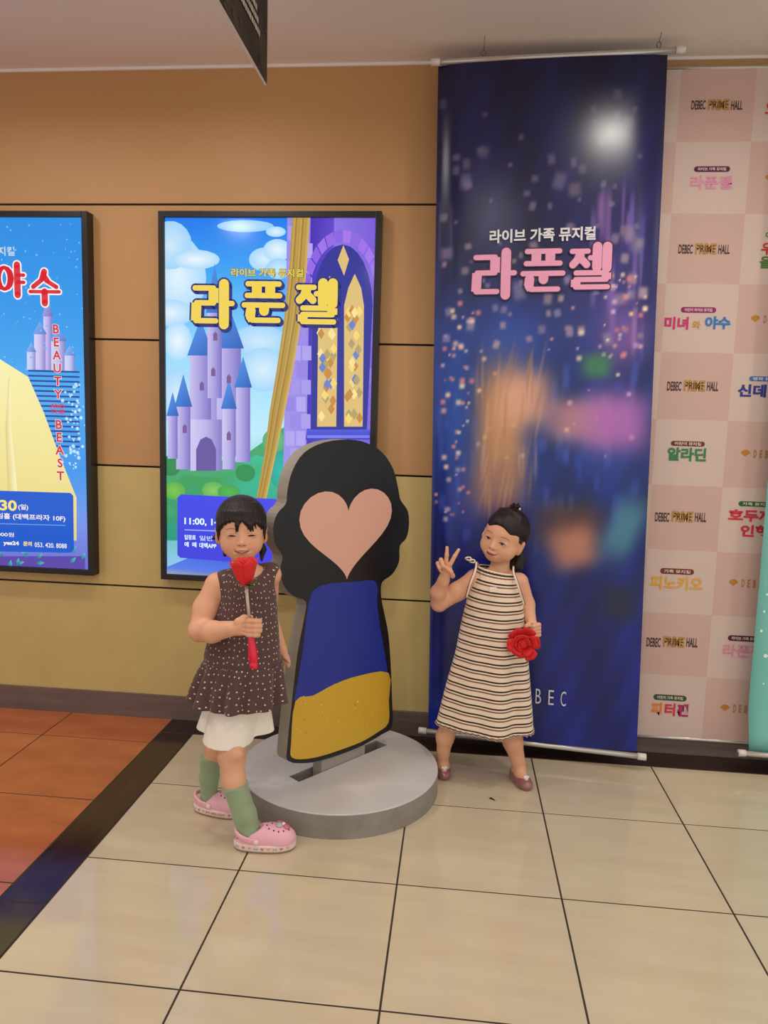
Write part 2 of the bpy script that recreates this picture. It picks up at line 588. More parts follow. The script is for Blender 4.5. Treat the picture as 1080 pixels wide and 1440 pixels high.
# ---- middle box: castle landscape print
lb = light_box(XB0, XB1, ZB0, ZB1, 'backlit fairytale castle poster in black frame behind the dark cut-out standee')
P = Painter(fbox, 0.00002)
P.clip = (XB0 + .025, XB1 - .025, ZB0 + .025, ZB1 - .025)
def pq(pts): return [qb(*p) for p in pts]
u0, u1, v0, v1 = XB0 + 0.026, XB1 - 0.026, ZB0 + 0.026, ZB1 - 0.026
sky = [(0, (150, 200, 250)), (.18, (90, 190, 160)), (.42, (190, 235, 250)), (.65, (150, 215, 252)), (.85, (60, 165, 245)), (1, (20, 120, 235))]
P.grid(u0, u1, v0, v1, 8, 24, lambda a, b: ramp(sky, b))
for x, y, rx, ry, c in ((250, 390, 40, 55, (225, 242, 252)), (240, 345, 30, 32, (205, 232, 250)), (275, 365, 34, 13, (235, 246, 253)), (240, 440, 32, 18, (225, 240, 252)),
                        (372, 365, 22, 16, (215, 236, 252)), (390, 352, 20, 15, (232, 245, 253)), (392, 378, 18, 14, (200, 230, 252)), (345, 318, 40, 8, (180, 220, 250)), (388, 326, 14, 7, (225, 242, 252)),
                        (365, 480, 40, 22, (205, 232, 250)), (250, 560, 26, 40, (215, 235, 250)), (370, 520, 34, 30, (215, 238, 250)), (250, 480, 20, 26, (235, 246, 253))):
    u, v = qb(x, y); k = qw(qb, x, y, 1)
    P.ell(u, v, rx * k, ry * k, c, mixc(c, (120, 195, 248), .55))
# hills
P.poly(pq([(228, 660), (270, 640), (330, 650), (400, 600), (404, 600), (404, 700), (228, 700)]), (70, 165, 110))
P.poly(pq([(228, 690), (260, 668), (310, 672), (360, 640), (404, 650), (404, 760), (228, 760)]), [(60, 160, 90)] * 3 + [(60, 190, 150)] * 2 + [(40, 150, 130)] * 2)
for x, y, rx, ry, c in ((245, 690, 16, 12, (120, 200, 70)), (240, 720, 14, 14, (60, 165, 110)), (262, 705, 14, 10, (90, 190, 60)), (300, 690, 16, 12, (130, 205, 90)), (322, 692, 16, 10, (80, 185, 70)),
                        (395, 660, 18, 26, (40, 185, 175)), (385, 620, 16, 16, (110, 200, 130)), (240, 655, 14, 14, (50, 140, 80)), (345, 665, 14, 12, (50, 150, 80))):
    u, v = qb(x, y); k = qw(qb, x, y, 1)
    P.ell(u, v, rx * k, ry * k, c, mixc(c, (40, 120, 90), .35))
# a plain row of round towers with pointed roofs
def tower(x, ytop, ybot, w, roof, c, rc):
    P.poly(pq([(x - w / 2, ytop), (x, ytop), (x, ybot), (x - w / 2, ybot)]), [mixc(c, (235, 230, 250), .5), c, c, mixc(c, (225, 220, 245), .4)])
    P.poly(pq([(x, ytop), (x + w / 2, ytop), (x + w / 2, ybot), (x, ybot)]), [c, mixc(c, (90, 80, 170), .6), mixc(c, (90, 80, 170), .6), c])
    if roof: P.poly(pq([(x - w * .62, ytop), (x + w * .62, ytop), (x, ytop - roof)]), [rc, mixc(rc, (20, 40, 120), .4), mixc(rc, (120, 190, 255), .3)])
cst = (165, 155, 222); rf = (58, 122, 215)
tower(300, 470, 640, 36, 0, cst, rf); tower(322, 490, 642, 34, 60, cst, rf); tower(282, 500, 645, 30, 52, cst, rf)
tower(302, 440, 560, 20, 70, cst, rf); tower(342, 545, 650, 20, 44, cst, rf); tower(258, 572, 660, 20, 46, cst, rf)
tower(322, 575, 660, 18, 42, (180, 172, 230), rf); tower(290, 590, 662, 44, 0, (186, 176, 232), rf); tower(243, 585, 645, 14, 34, cst, rf)
P.poly(pq([(276, 662), (276, 632), (282, 618), (290, 614), (298, 618), (304, 632), (304, 662)]), (105, 85, 160))
for x, y in ((300, 520), (284, 540), (322, 530), (322, 610), (260, 600), (303, 470)):
    P.poly(pq([(x - 3, y + 9), (x + 3, y + 9), (x + 3, y), (x, y - 4), (x - 3, y)]), (120, 90, 150))
# violet stone tower with lattice window
P.poly(pq([(404, 305), (530, 305), (526, 830), (396, 830)]), [(150, 140, 235), (120, 90, 215), (120, 105, 225), (165, 150, 235)])
P.poly(pq([(437, 305), (470, 305), (462, 800), (428, 800)]), [(70, 45, 175), (96, 70, 205), (90, 90, 225), (60, 50, 190)])
for r in range(22):
    y = 318 + 24 * r
    for c in range(2):
        x = 405 + 15 * c + (7 if r % 2 else 0) - r * .3
        P.poly(pq([(x, y), (x + 13, y + .5), (x + 13, y + 21), (x, y + 20.5)]), mixc((182, 168, 240), (150, 130, 228), RND.random()))
for r in range(14):
    a = math.pi * (r + .5) / 14
    cx, cy, R = 482, 425, 48
    p = [(cx + (R + dr) * math.cos(a + da), cy - (R + dr) * 1.75 * math.sin(a + da)) for dr, da in ((0, -.1), (10, -.1), (10, .1), (0, .1))]
    P.poly(pq(p), mixc((135, 95, 225), (165, 120, 235), RND.random()))
for r in range(12):
    P.poly(pq([(518, 440 + 26 * r), (528, 440 + 26 * r), (528, 463 + 26 * r), (518, 463 + 26 * r)]), mixc((150, 125, 230), (125, 95, 220), RND.random()))
arch = [(438, 605)] + [(482 - 42 * math.cos(math.pi * k / 12), 430 - 86 * math.sin(math.pi * k / 12)) for k in range(13)] + [(516, 605)]
P.poly(pq(arch), (48, 52, 150))
def pane(pts):
    P.poly(pq(pts), (222, 190, 120))
pane([(483, 345), (491, 365), (484, 388), (475, 366)])
pane([(484, 600), (484, 430), (490, 405), (499, 385), (508, 405), (512, 430), (510, 600)])
pane([(446, 600), (448, 430), (455, 405), (464, 388), (471, 405), (475, 430), (473, 600)])
for k in range(60):
    x = RND.choice((RND.uniform(450, 470), RND.uniform(488, 507))); y = RND.uniform(425, 590)
    c = RND.choice(((250, 225, 150), (200, 140, 70), (110, 130, 200), (245, 215, 120), (180, 160, 110)))
    P.poly(pq([(x, y - 8), (x + 5, y), (x, y + 8), (x - 5, y)]), c)
P.poly(pq([(432, 604), (520, 604), (522, 618), (430, 618)]), [(80, 90, 220)] * 2 + [(60, 60, 190)] * 2)
P.poly(pq([(432, 612), (520, 612), (520, 616), (432, 616)]), (120, 125, 235))
# plain golden drape falling from the top edge
for k in range(5):
    off = (k - 2) * 4.6
    pts = [(424 + off, 306), (419 + off, 380), (412 + off, 450), (401 + off * .9, 520), (390 + off * .8, 580), (380 + off * .6, 640), (368 + off * .5, 700), (330 + off * 1.2, 760), (262 + off * 2.2, 805)]
    ws = [qw(qb, 420, 400, w) for w in (6, 6, 6, 6.5, 6.5, 5, 5, 8, 14)]
    P.band(pq(pts), ws, (214 - 10 * (k % 2), 178, 92), (150, 112, 44) if k % 2 else (176, 140, 60))
P.poly(pq([(228, 800), (300, 770), (404, 806), (404, 812), (228, 812)]), [(90, 130, 235), (60, 90, 220), (70, 110, 230), (60, 90, 210), (200, 190, 150)])
# information panel
P.l = 0.0048
P.poly(pq([(255, 695), (480, 706), (482, 712), (482, 798), (478, 803), (254, 784), (250, 780), (250, 700)]), [(62, 70, 232), (75, 75, 240), (75, 75, 240), (70, 66, 225), (70, 66, 225), (66, 66, 220), (62, 66, 222), (60, 68, 230)])
P.poly(pq([(260, 744), (390, 749), (390, 750.5), (260, 745.5)]), (150, 175, 255))
P.build('printed_picture', m_lit, lb)
wht, ltb = lit((225, 248, 255)), lit((185, 215, 255))
def lt(body, x, y, h, w=None, m=wht, bold=.02, align='LEFT', name='lettering', parent=lb, q=qb, fm=fbox, lift=0.0062):
    u, v = q(x, y)
    return text(name, body, fm, u, v, qlen(q, x, y, h), m, parent, bold=bold, align=align, lift=lift, fit=qw(q, x, y, w) if w else None, rot=0.0)
lt('11:00, 14:00', 260, 733, 11, 66, bold=.03)
lt('입장료', 260, 755, 7, 16, m=wht, bold=.03)
lt('일반 30,000원', 281, 756.5, 7.5, 62, m=ltb)
lt('예', 260, 765, 7, 6, bold=.03); lt('매', 271, 765.5, 7, 6, bold=.03)
lt('대백APP', 281, 766.5, 7.5, 24, m=wht, bold=.03)
gold, navy, olive = lit((238, 208, 84)), lit((24, 34, 110)), lit((110, 112, 20))
word(lb, fbox, ('ra', 'pun', 'jel'), qb, (300, 371, 445), 426, 52, 56, 14, gold, navy, 2.4, dys=(2, -1, 1), edge2=navy)
u, v = qb(376, 384)
text('subtitle_outline', '라이브 가족 뮤지컬', fbox, u, v, qlen(qb, 376, 384, 13), olive, lb, bold=.06, lift=.0062, fit=qw(qb, 376, 384, 104))
text('subtitle', '라이브 가족 뮤지컬', fbox, u, v, qlen(qb, 376, 384, 11.5), gold, lb, bold=.015, lift=.0068, fit=qw(qb, 376, 384, 102))

# ---- left box: blue poster, cut by the photo's edge
la = light_box(XA0, XA1, ZB0, ZB1, 'backlit blue poster with red title and vertical red lettering at the left edge')
P = Painter(fbox, 0.00002)
P.clip = (XA0 + .025, XA1 - .025, ZB0 + .025, ZB1 - .025)
u0, u1 = XA0 + 0.026, XA1 - 0.026
P.grid(u0, u1, v0, v1, 6, 24, lambda a, b: ramp([(0, (110, 110, 210)), (.14, (120, 150, 235)), (.3, (60, 150, 235)), (.5, (80, 170, 240)), (.75, (45, 150, 232)), (1, (40, 140, 228))], b))
for k in range(150):
    x, y = RND.uniform(-180, 116), RND.uniform(310, 520)
    u, v = qb(x, y); r = RND.uniform(.002, .006)
    P.ell(u, v, r, r, (150, 205, 250), (70, 165, 240), n=8, lift=.0010)
# pale steps and simple pale towers
for k in range(16):
    y = 520 + 7 * k
    P.poly(pq([(40, y), (112, y + 2), (112, y + 4.5), (40, y + 2.5)]), (24, 70, 150), lift=.0016)
tower(67, 445, 520, 12, 30, (190, 175, 235), (160, 150, 225)); tower(56, 470, 520, 16, 18, (200, 190, 240), (120, 160, 235)); tower(82, 480, 522, 20, 18, (185, 190, 240), (120, 160, 235)); tower(98, 500, 522, 14, 14, (190, 200, 245), (130, 170, 240)); tower(44, 495, 520, 12, 14, (190, 200, 245), (130, 170, 240))
for k in range(70):
    x, y = RND.gauss(104, 6), RND.uniform(540, 660)
    u, v = qb(x, y); r = RND.uniform(.003, .009)
    P.ell(u, v, r, r, (225, 244, 254), (150, 205, 248), n=8, lift=.0022)
# a plain pale-yellow drape in the poster's colours
P.l = .0024
P.poly(pq([(-150, 690), (-120, 560), (-60, 500), (0, 505), (40, 530), (62, 580), (84, 640), (108, 700), (108, 760), (-150, 760)]), [(235, 222, 140), (240, 228, 150), (246, 238, 170), (248, 240, 175), (246, 236, 168), (243, 230, 160), (240, 226, 150), (236, 222, 140), (230, 212, 130), (228, 208, 126)])
for k in range(5):
    x = -110 + 28 * k
    P.band(pq([(x + 12, 530 + abs(k - 4) * 8), (x + 10, 600), (x + 14, 660), (x + 18, 720)]), [qw(qb, 0, 600, w) for w in (2, 8, 12, 14)], (250, 242, 188), (222, 200, 120))
P.poly(pq([(-200, 782), (120, 782), (120, 802), (-200, 802)]), [(90, 70, 170)] * 4)
for k in range(46):
    x, y = RND.uniform(-190, 118), RND.uniform(770, 800)
    a = RND.uniform(0, 3.1); L = RND.uniform(8, 13)
    dx, dy = L * math.cos(a), -L * abs(math.sin(a))
    P.poly(pq([(x, y), (x + dx * .5 - dy * .25, y + dy * .5 + dx * .25), (x + dx, y + dy), (x + dx * .5 + dy * .25, y + dy * .5 - dx * .25)]), [(20, 110, 130), (50, 160, 175), (90, 200, 195), (30, 130, 150)], lift=.0046 + .00003 * k)
P.l = .0062
P.poly(pq([(-180, 684), (100, 693), (104, 697), (105, 772), (101, 777), (-180, 772)]), [(20, 90, 205)] * 6)
P.poly(pq([(-100, 733), (93, 738), (93, 739.2), (-100, 734.2)]), (110, 160, 235))
P.build('printed_picture', m_lit, la)
red, whi, yel = lit((212, 40, 52)), lit((250, 240, 240)), lit((250, 225, 120))
word(la, fbox, ('ya', 'su'), qb, (16, 64), 398, 38, 42, 9, red, whi, 1.8, dys=(-4, 6), lift=.0072)
def la_t(body, x, y, h, w=None, m=whi, bold=.02, align='LEFT'):
    u, v = qb(x, y)
    text('lettering', body, fbox, u, v, qlen(qb, x, y, h), m, la, bold=bold, align=align, lift=.0075, fit=qw(qb, x, y, w) if w else None)
la_t('뮤지컬', 22, 354, 13, 36, lit((205, 215, 225)), .02, 'RIGHT')
for i, ch in enumerate('BEAUTY'):
    u, v = qb(80 + i * .6, 463 + 18.3 * i); text('lettering_outline', ch, fbox, u, v, qlen(qb, 80, 470, 14), whi, la, bold=.07, lift=.0072); text('lettering', ch, fbox, u, v, qlen(qb, 80, 470, 13), red, la, bold=.03, lift=.0078)
for i, ch in enumerate('BEAST'):
    u, v = qb(84 + i * .6, 597 + 18 * i); text('lettering_outline', ch, fbox, u, v, qlen(qb, 80, 600, 14), whi, la, bold=.07, lift=.0072); text('lettering', ch, fbox, u, v, qlen(qb, 80, 600, 13), red, la, bold=.03, lift=.0078)
la_t('AND', 82, 571, 6.5, 20, red, .02, 'CENTER'); la_t('THE', 82, 579, 6.5, 20, red, .02, 'CENTER')
la_t('30', 1, 710, 15, 24, yel, .03); la_t('(일)', 27, 713, 9, 14, whi)
la_t('프라임홀 (대백프라자 10F)', 93, 729.5, 9.5, 118, whi, .02, 'RIGHT')
la_t('30,000원', 21, 752, 6.5, 36, whi, .01, 'RIGHT'); la_t('yes24', 6, 763.5, 7, 22, whi, .04); la_t('문의', 34, 764, 6.5, 12, yel, .03); la_t('053. 420. 8088', 50, 765.5, 6.5, 45, whi, .01)

# ================================================================ blue hanging banner
m_sheet = mat('banner_vinyl', (20, 30, 90), 0.3)
m_print = print_mat('glossy_banner_print', 0.25, spec=0.5)
m_bar = mat('white_metal_rod', (205, 200, 194), 0.25, metal=0.55)
m_cap = mat('clear_end_cap', (225, 220, 210), 0.2)
m_wire = mat('grey_wire', (120, 110, 104), 0.4, metal=0.7)
BQ = [np.array(at(602, 1026, -0.10)), np.array(at(896, 1058, -0.20)), np.array(at(940, 75, -0.165)), np.array(at(616, 90, -0.165))]
def fban(u, v, l):
    p = (1 - u) * (1 - v) * BQ[0] + u * (1 - v) * BQ[1] + u * v * BQ[2] + (1 - u) * v * BQ[3]
    y = p[1] + 0.022 * math.exp(-(u / 0.06) ** 2) + 0.012 * math.exp(-((1 - u) / 0.07) ** 2) - 0.008 * math.sin(math.pi * u) - 0.004 * math.sin(5 * math.pi * v) * (u - .3) - l
    return (p[0], y, p[2])
qn = homog([(602, 1026), (896, 1058), (940, 75), (616, 90)], [(0, 0), (1, 0), (1, 1), (0, 1)])
bn = tag(empty('hanging_banner', (1.47, -0.15, 0.05)), 'tall glossy blue banner with pink title and lantern lights hanging behind the person in stripes', 'banner')
NU, NV = 36, 60
V, FC = [], []
for j in range(NV + 1):
    for i in range(NU + 1):
        V.append(fban(i / NU, j / NV, -0.0008))
for j in range(NV):
    for i in range(NU):
        a = j * (NU + 1) + i
        FC.append((a, a + 1, a + NU + 2, a + NU + 1))
sh = pydata('sheet', V, FC, m_sheet, bn, True)
sh.modifiers.new('thick', 'SOLIDIFY').thickness = 0.0012
P = Painter(fban, 0.00004)
bg = [(0, (24, 42, 150)), (.12, (22, 38, 142)), (.3, (18, 38, 130)), (.5, (20, 52, 146)), (.62, (32, 44, 118)), (.72, (32, 34, 98)), (.85, (28, 30, 92)), (1, (24, 25, 76))]
NBU, NBV = 150, 430
uu, vv = np.meshgrid(np.linspace(0, 1, NBU + 1), np.linspace(0, 1, NBV + 1))
C = np.stack([np.interp(vv, [s_[0] for s_ in bg], [s_[1][k] for s_ in bg]) for k in range(3)], -1)
C *= (1 - .22 * np.sin(9 * uu + 5 * vv) ** 2 - .12 * np.sin(23 * uu - 31 * vv) ** 2)[..., None]
MX, MZ = uu * .9, vv * 2.77
def glow(x, y, rx, ry, c, a=1.0, rot=0.0, p=2.0):
    """a soft spot of ink at a place on the sheet"""
    u, v = qn(x, y); k = .0028
    dx, dz = (MX - u * .9), (MZ - v * 2.77)
    ca, sa = math.cos(rot), math.sin(rot)
    d = (np.abs((dx * ca + dz * sa) / (rx * k)) ** p + np.abs((-dx * sa + dz * ca) / (ry * k)) ** p)
    t = (a * np.exp(-d))[..., None]
    C[:] = C * (1 - t) + np.array(c, float) * t
for x, y, rx, ry, c, a in ((720, 470, 90, 60, (44, 84, 190), .7), (866, 420, 40, 130, (84, 74, 170), .6), (880, 470, 34, 40, (150, 100, 170), .7), (680, 700, 70, 40, (64, 60, 150), .6), (850, 640, 60, 40, (50, 70, 160), .6), (640, 560, 26, 120, (30, 84, 190), .6)):
    glow(x, y, rx, ry, c, a)
for k in range(70):      # quiet far blocks and streets
    x, y = RND.uniform(612, 900), RND.uniform(520, 770)
    glow(x, y, RND.uniform(3, 7), RND.uniform(6, 26), mixc((34, 64, 170), (70, 100, 200), RND.random()), .5, 0, 4)
for k in range(26):      # columns of light on the right
    x = RND.uniform(832, 908)
    glow(x, RND.uniform(290, 480), RND.uniform(2, 4.5), RND.uniform(14, 46), mixc((90, 80, 180), (170, 120, 190), RND.random()), .6, 0, 4)
for k in range(95):      # floating paper lanterns
    y = 130 + 350 * RND.random() ** .75; x = RND.uniform(622, 918 - (y - 90) * .04)
    s_ = RND.uniform(2.2, 6.5) * (1.5 if RND.random() < .25 else 1)
    t_ = min(1, max(0, (y - 150) / 260))
    glow(x, y, s_, s_ * RND.uniform(.8, 1.5), mixc((84, 78, 108), RND.choice(((190, 160, 190), (214, 180, 180), (170, 160, 206))), t_ * RND.uniform(.5, 1)), .75, RND.uniform(-.3, .3), 4)
for k in range(130):     # small lights
    if k < 60: x, y = RND.gauss(644, 15), RND.uniform(410, 730)
    elif k < 95: x, y = RND.uniform(620, 905), RND.uniform(430, 640)
    else: x, y = RND.gauss(868, 24), RND.uniform(380, 500)
    c = RND.choice(((255, 214, 180), (240, 170, 150), (214, 180, 220), (255, 232, 200), (220, 130, 140)))
    r_ = RND.uniform(1.6, 4.4)
    glow(x, y, r_, r_, c, RND.uniform(.6, 1), 0, 3)
# plain flowing sweeps in the print's gold, lilac, brown and teal
def flow(pts, ws, c1, c2, ph=0.0, fq=9.0):
    P_ = np.array([(qn(*p)[0] * .9, qn(*p)[1] * 2.77) for p in pts])
    best = np.full(uu.shape, 9.0); side = np.zeros(uu.shape); wid = np.ones(uu.shape)
    for i in range(len(P_) - 1):
        a, b = P_[i], P_[i + 1]; ab = b - a; L2 = ab @ ab
        t = np.clip(((MX - a[0]) * ab[0] + (MZ - a[1]) * ab[1]) / L2, 0, 1)
        dx, dz = MX - a[0] - t * ab[0], MZ - a[1] - t * ab[1]
        w = (ws[i] * (1 - t) + ws[i + 1] * t) * .0028
        d = np.hypot(dx, dz) / w
        m = d < best
        best[m] = d[m]; side[m] = (np.sign(ab[0] * dz - ab[1] * dx) * d)[m]
    t = 1 / (1 + np.exp((best - 1) * 14))
    s = .5 + .5 * np.sin(fq * side + ph)
    s = np.clip(.55 * s + .45 * (.5 + .5 * side), 0, 1)
    col = np.array(c1, float) * (1 - s[..., None]) + np.array(c2, float) * s[..., None]
    C[:] = C * (1 - t[..., None]) + col * t[..., None]
for x, y, rx, ry, c, a, ro in ((704, 600, 40, 96, (206, 150, 96), .92, 0), (735, 556, 44, 42, (228, 170, 140), .9, 0), (700, 680, 40, 40, (170, 120, 100), .7, 0), (812, 588, 48, 34, (214, 150, 150), .8, 0),
                               (868, 592, 50, 44, (186, 112, 190), .92, 0), (838, 512, 22, 18, (64, 140, 84), .85, 0), (800, 735, 52, 36, (88, 56, 50), .9, 0), (806, 768, 38, 34, (200, 134, 108), .9, .3),
                               (878, 742, 26, 50, (76, 136, 156), .9, -.4), (872, 846, 28, 30, (34, 40, 62), .85, 0)):
    glow(x, y, rx, ry, c, a, ro, 3.2)
for k in range(40):
    x, y = RND.uniform(670, 760), RND.uniform(500, 700)
    glow(x, y, 2.2, RND.uniform(20, 44), mixc((236, 190, 140), (150, 96, 60), RND.random()), .35, RND.uniform(-.25, .1), 3)
P.field(0, 1, 0, 1, C)
P.build('printed_picture', m_print, bn)
whB, pkB, drk = ink((226, 226, 232), .3), ink((238, 164, 196), .3), ink((56, 24, 66), .3)
class _B: pass
def fban_px(scale_lift):
    return fban
# titles are laid out in sheet metres: one unit of u is about 0.9 m, of v about 2.77 m
def fbm(a, b, l): return fban(a / 0.9, b / 2.77, l)
def qbm(px, py):
    u, v = qn(px, py); return (u * 0.9, v * 2.77)
word(bn, fbm, ('ra', 'pun', 'jel'), qbm, (694, 762, 828), 378, 54, 58, 13.5, pkB, drk, 1.6, dys=(3, -1, -3), lift=.0075)
u, v = qbm(761, 328)
text('subtitle', '라이브 가족 뮤지컬', fbm, u, v, qlen(qbm, 761, 328, 19), whB, bn, bold=.03, lift=.008, fit=qw(qbm, 761, 328, 152), rot=.01)
for ch, x, y in (('D', 723, 972), ('E', 741, 974), ('B', 757, 976), ('E', 775, 978), ('C', 792, 980)):
    u, v = qbm(x, y)
    text('logo_lettering', ch, fbm, u, v, qlen(qbm, x, y, 21), whB, bn, bold=-.005, lift=.008, fit=qw(qbm, x, y, 7.5))
bm = bmesh.new()
for p, q_ in (((608, 87.5), (962, 70)),):
    A, B = at(*p, -0.165), at(*q_, -0.165)
tube_obj('top_rod', [A, B], 0.011, m_bar, bn)
for c, d in ((A, B), (B, A)):
    t = (d - c) / np.linalg.norm(d - c)
    tube_obj('end_cap', [c - t * .004, c + t * .03], .0135, m_cap, bn)
A2, B2 = at(590, 1027, -0.10), at(907, 1064.5, -0.20)
tube_obj('bottom_rod', [A2, B2], 0.0115, m_bar, bn)
for c, d in ((A2, B2), (B2, A2)):
    t = (d - c) / np.linalg.norm(d - c)
    tube_obj('end_cap', [c - t * .004, c + t * .03], .0145, m_cap, bn)
for px in (682, 927):
    k = (px - 608) / 354.0
    pt = A + (B - A) * k
    ring = [pt + np.array([.008 * math.cos(a), 0, .022 + .011 * math.sin(a)]) for a in np.linspace(0, 2 * math.pi, 15)]
    tube_obj('hook_ring', ring, .0018, m_wire, bn, 6)
    tube_obj('hook_wire', [pt + np.array([0, 0, .033]), np.array([pt[0], -.2, CEIL])], .0012, m_wire, bn, 6)

# ================================================================ pink logo backdrop
YP = -0.022
m_pink = print_mat('matte_backdrop_print', 0.6, spec=0.3)
bd = tag(empty('logo_backdrop', (2.3, YP, 0.07)), 'pale pink chequered backdrop printed with rows of small logos on the right', 'backdrop')
def fp(u, v, l): return (u, YP - l, v)
def qp(px, py):
    p = at(px, py, YP); return (p[0], p[2])
BX0, BX1, BZ0, BZ1 = 1.665, 3.10, 0.082, 2.832
P = Painter(fp, .00005)
P.grid(BX0, BX1, BZ0, BZ1, 1, 1, lambda a, b: (226, 194, 184))
zs = [2.832 - .2745 * k for k in range(11)]
for j in range(10):
    for i in range(-1, 4):
        x0 = 1.953 + .287 * i
        c = (208, 174, 164) if (i + j) % 2 == 0 else (214, 190, 180)
        P.poly([(x0, zs[j + 1]), (x0 + .287, zs[j + 1]), (x0 + .287, zs[j]), (x0, zs[j])], c, lift=.0012)
def pill(x, y, w, h, c):
    u, v = qp(x, y); W_, H_ = qw(qp, x, y, w) / 2, qlen(qp, x, y, h) / 2
    pts = [(u + (W_ - H_) + H_ * math.cos(a), v + H_ * math.sin(a)) for a in np.linspace(-math.pi / 2, math.pi / 2, 7)]
    pts += [(u - (W_ - H_) + H_ * math.cos(a), v + H_ * math.sin(a)) for a in np.linspace(math.pi / 2, 3 * math.pi / 2, 7)]
    P.poly(pts, c, lift=.0022)
def fan(x, y, r, c):
    u, v = qp(x, y); k = qw(qp, x, y, 1)
    pts = [(u, v - r * .75 * k)] + [(u + r * k * math.cos(a) * (1 + .06 * math.cos(10 * a)), v - r * .15 * k + r * k * .9 * math.sin(a)) for a in np.linspace(.15, math.pi - .15, 13)]
    P.poly(pts, c, lift=.0022)
pills = [(1001, 238, 51, 8, (96, 30, 74)), (982, 436, 50, 8, (150, 40, 110)), (967, 624, 48, 7, (112, 52, 40)), (952, 803.5, 48, 8, (120, 58, 40)), (942, 981, 47, 8, (54, 84, 54)),
         (1078, 533, 50, 7, (70, 110, 180)), (1063, 709, 50, 7, (40, 100, 50)), (1048, 898, 50, 8, (96, 30, 60))]
for p in pills: pill(*p)
for x, y in ((1082, 250), (1062, 448), (1048, 637), (1031, 819), (1019, 995)): fan(x, y, 6.5, (190, 130, 50))
P.build('printed_sheet', m_pink, bd)
def pt(body, x, y, h, w, c, bold=.03, align='CENTER', name='logo_lettering', spacing=1.0):
    u, v = qp(x, y)
    text(name, body, fp, u, v, qlen(qp, x, y, h), ink(c, .55), bd, bold=bold, align=align, lift=.003, fit=qw(qp, x, y, w) if w else None, spacing=spacing)
dk, gd = (66, 46, 40), (190, 136, 62)
for x, y in ((1008, 147.5), (990, 350), (974, 542.5), (957, 726.5), (945, 902.5)):
    pt('DEBEC', x - 26, y + .5, 13, 20, dk, .02); pt('PRIME', x + 2.5, y, 15, 30, gd, .05); pt('HALL', x + 28, y + .8, 13, 16, dk, .02)
    pt('PRIME', x + 2.5, y, 9.5, 26, (226, 190, 150), .0, name='logo_inlay')
for (x, y, w, h, c), b in zip(pills, ('라이브 가족 뮤지컬', '어린이 라이브 뮤지컬', '어린이 뮤지컬', '가족 뮤지컬', '어린이 가족 뮤지컬', '명작 뮤지컬', '가족 뮤지컬', '라이브 가족 뮤지컬')):
    pt(b, x, y, 4.6, w * .78, (235, 215, 205), .02, name='pill_lettering')
pt('라푼젤', 1000, 257, 19, 59, (226, 146, 180), .026)
pt('미녀', 951, 454.5, 18, 34, (206, 40, 106), .042); pt('와', 979, 457, 11, 12, (200, 150, 60), .03); pt('야수', 1009, 454, 18, 36, (48, 120, 190), .042)
pt('알라딘', 965.5, 639, 19, 55, (52, 128, 78), .042)
pt('피노키오', 951, 820, 19, 74, (226, 166, 52), .03)
pt('피', 923, 996.5, 18, 15, (228, 130, 50), .042); pt('터', 942, 997.5, 18, 15, (216, 50, 80), .042); pt('팬', 960, 998.5, 18, 16, (170, 30, 96), .042)
pt('신데렐라', 1037, 549, 18, 84, (40, 50, 140), .042, 'LEFT')
pt('호두까기', 1024, 724, 17, 84, (206, 40, 60), .042, 'LEFT'); pt('인형', 1041, 746, 17, 40, (206, 40, 60), .042, 'LEFT')
pt('라푼젤', 1016, 914, 18, 58, (222, 140, 166), .026, 'LEFT')
pt('오', 1076, 152, 17, 17, (210, 40, 50), .03, 'LEFT')
pt('우', 1070, 350, 17, 17, (200, 40, 50), .03, 'LEFT'); pt('올', 1068, 369, 17, 17, (70, 120, 50), .03, 'LEFT'); pt('이', 1076, 331, 10, 10, (70, 130, 60), .03, 'LEFT')
for x, y in ((1062, 448), (1048, 637), (1031, 819), (1019, 995)):
    for i, ch in enumerate('DEBEC'):
        pt(ch, x + 12.5 + 8 * i + 1, y + 1 + .5 * i, 11, 4, (176, 124, 60), .02)
tube_obj('top_rod', [(BX0 - .02, YP + .004, BZ1 + .004), (BX1, YP + .004, BZ1 + .004)], .008, m_bar, bd)
tube_obj('bottom_rod', [(BX0 - .02, YP + .004, BZ0 - .004), (BX1, YP + .004, BZ0 - .004)], .008, m_bar, bd)
box_obj('sheet_backing', (BX0, BX1, YP, YP + .002, BZ0, BZ1), m_cap, bd)

# ================================================================ teal banner
m_teal = mat('teal_vinyl', (122, 200, 190), 0.35, noise=((2, 2, 1.2), 0.6, (150, 214, 214)))
tb = tag(empty('teal_banner', (2.80, -0.12, 0.07)), 'teal banner with white dots at the right edge of the photo', 'banner')
V, FC = [], []
TX0, TX1, TZ0, TZ1 = 2.388, 3.25, 0.085, 2.80
for j in range(41):
    for i in range(13):
        z = TZ0 + (TZ1 - TZ0) * j / 40; x = TX0 + (TX1 - TX0) * i / 12
        cur = .02 * math.exp(-((z - TZ0) / .12) ** 2)
        V.append((x + cur * .6 * (1 - i / 12), -0.122 - .006 * math.sin(3 * z) - .03 * (i / 12) * (1 - z / 2.8) + .02 * math.exp(-(i / 2.0) ** 2) - cur, z))
for j in range(40):
    for i in range(12):
        a = j * 13 + i
        FC.append((a, a + 1, a + 14, a + 13))
sh = pydata('sheet', V, FC, m_teal, tb, True)
sh.modifiers.new('thick', 'SOLIDIFY').thickness = 0.0015
m_dot = mat('white_dot', (236, 246, 244), 0.4)
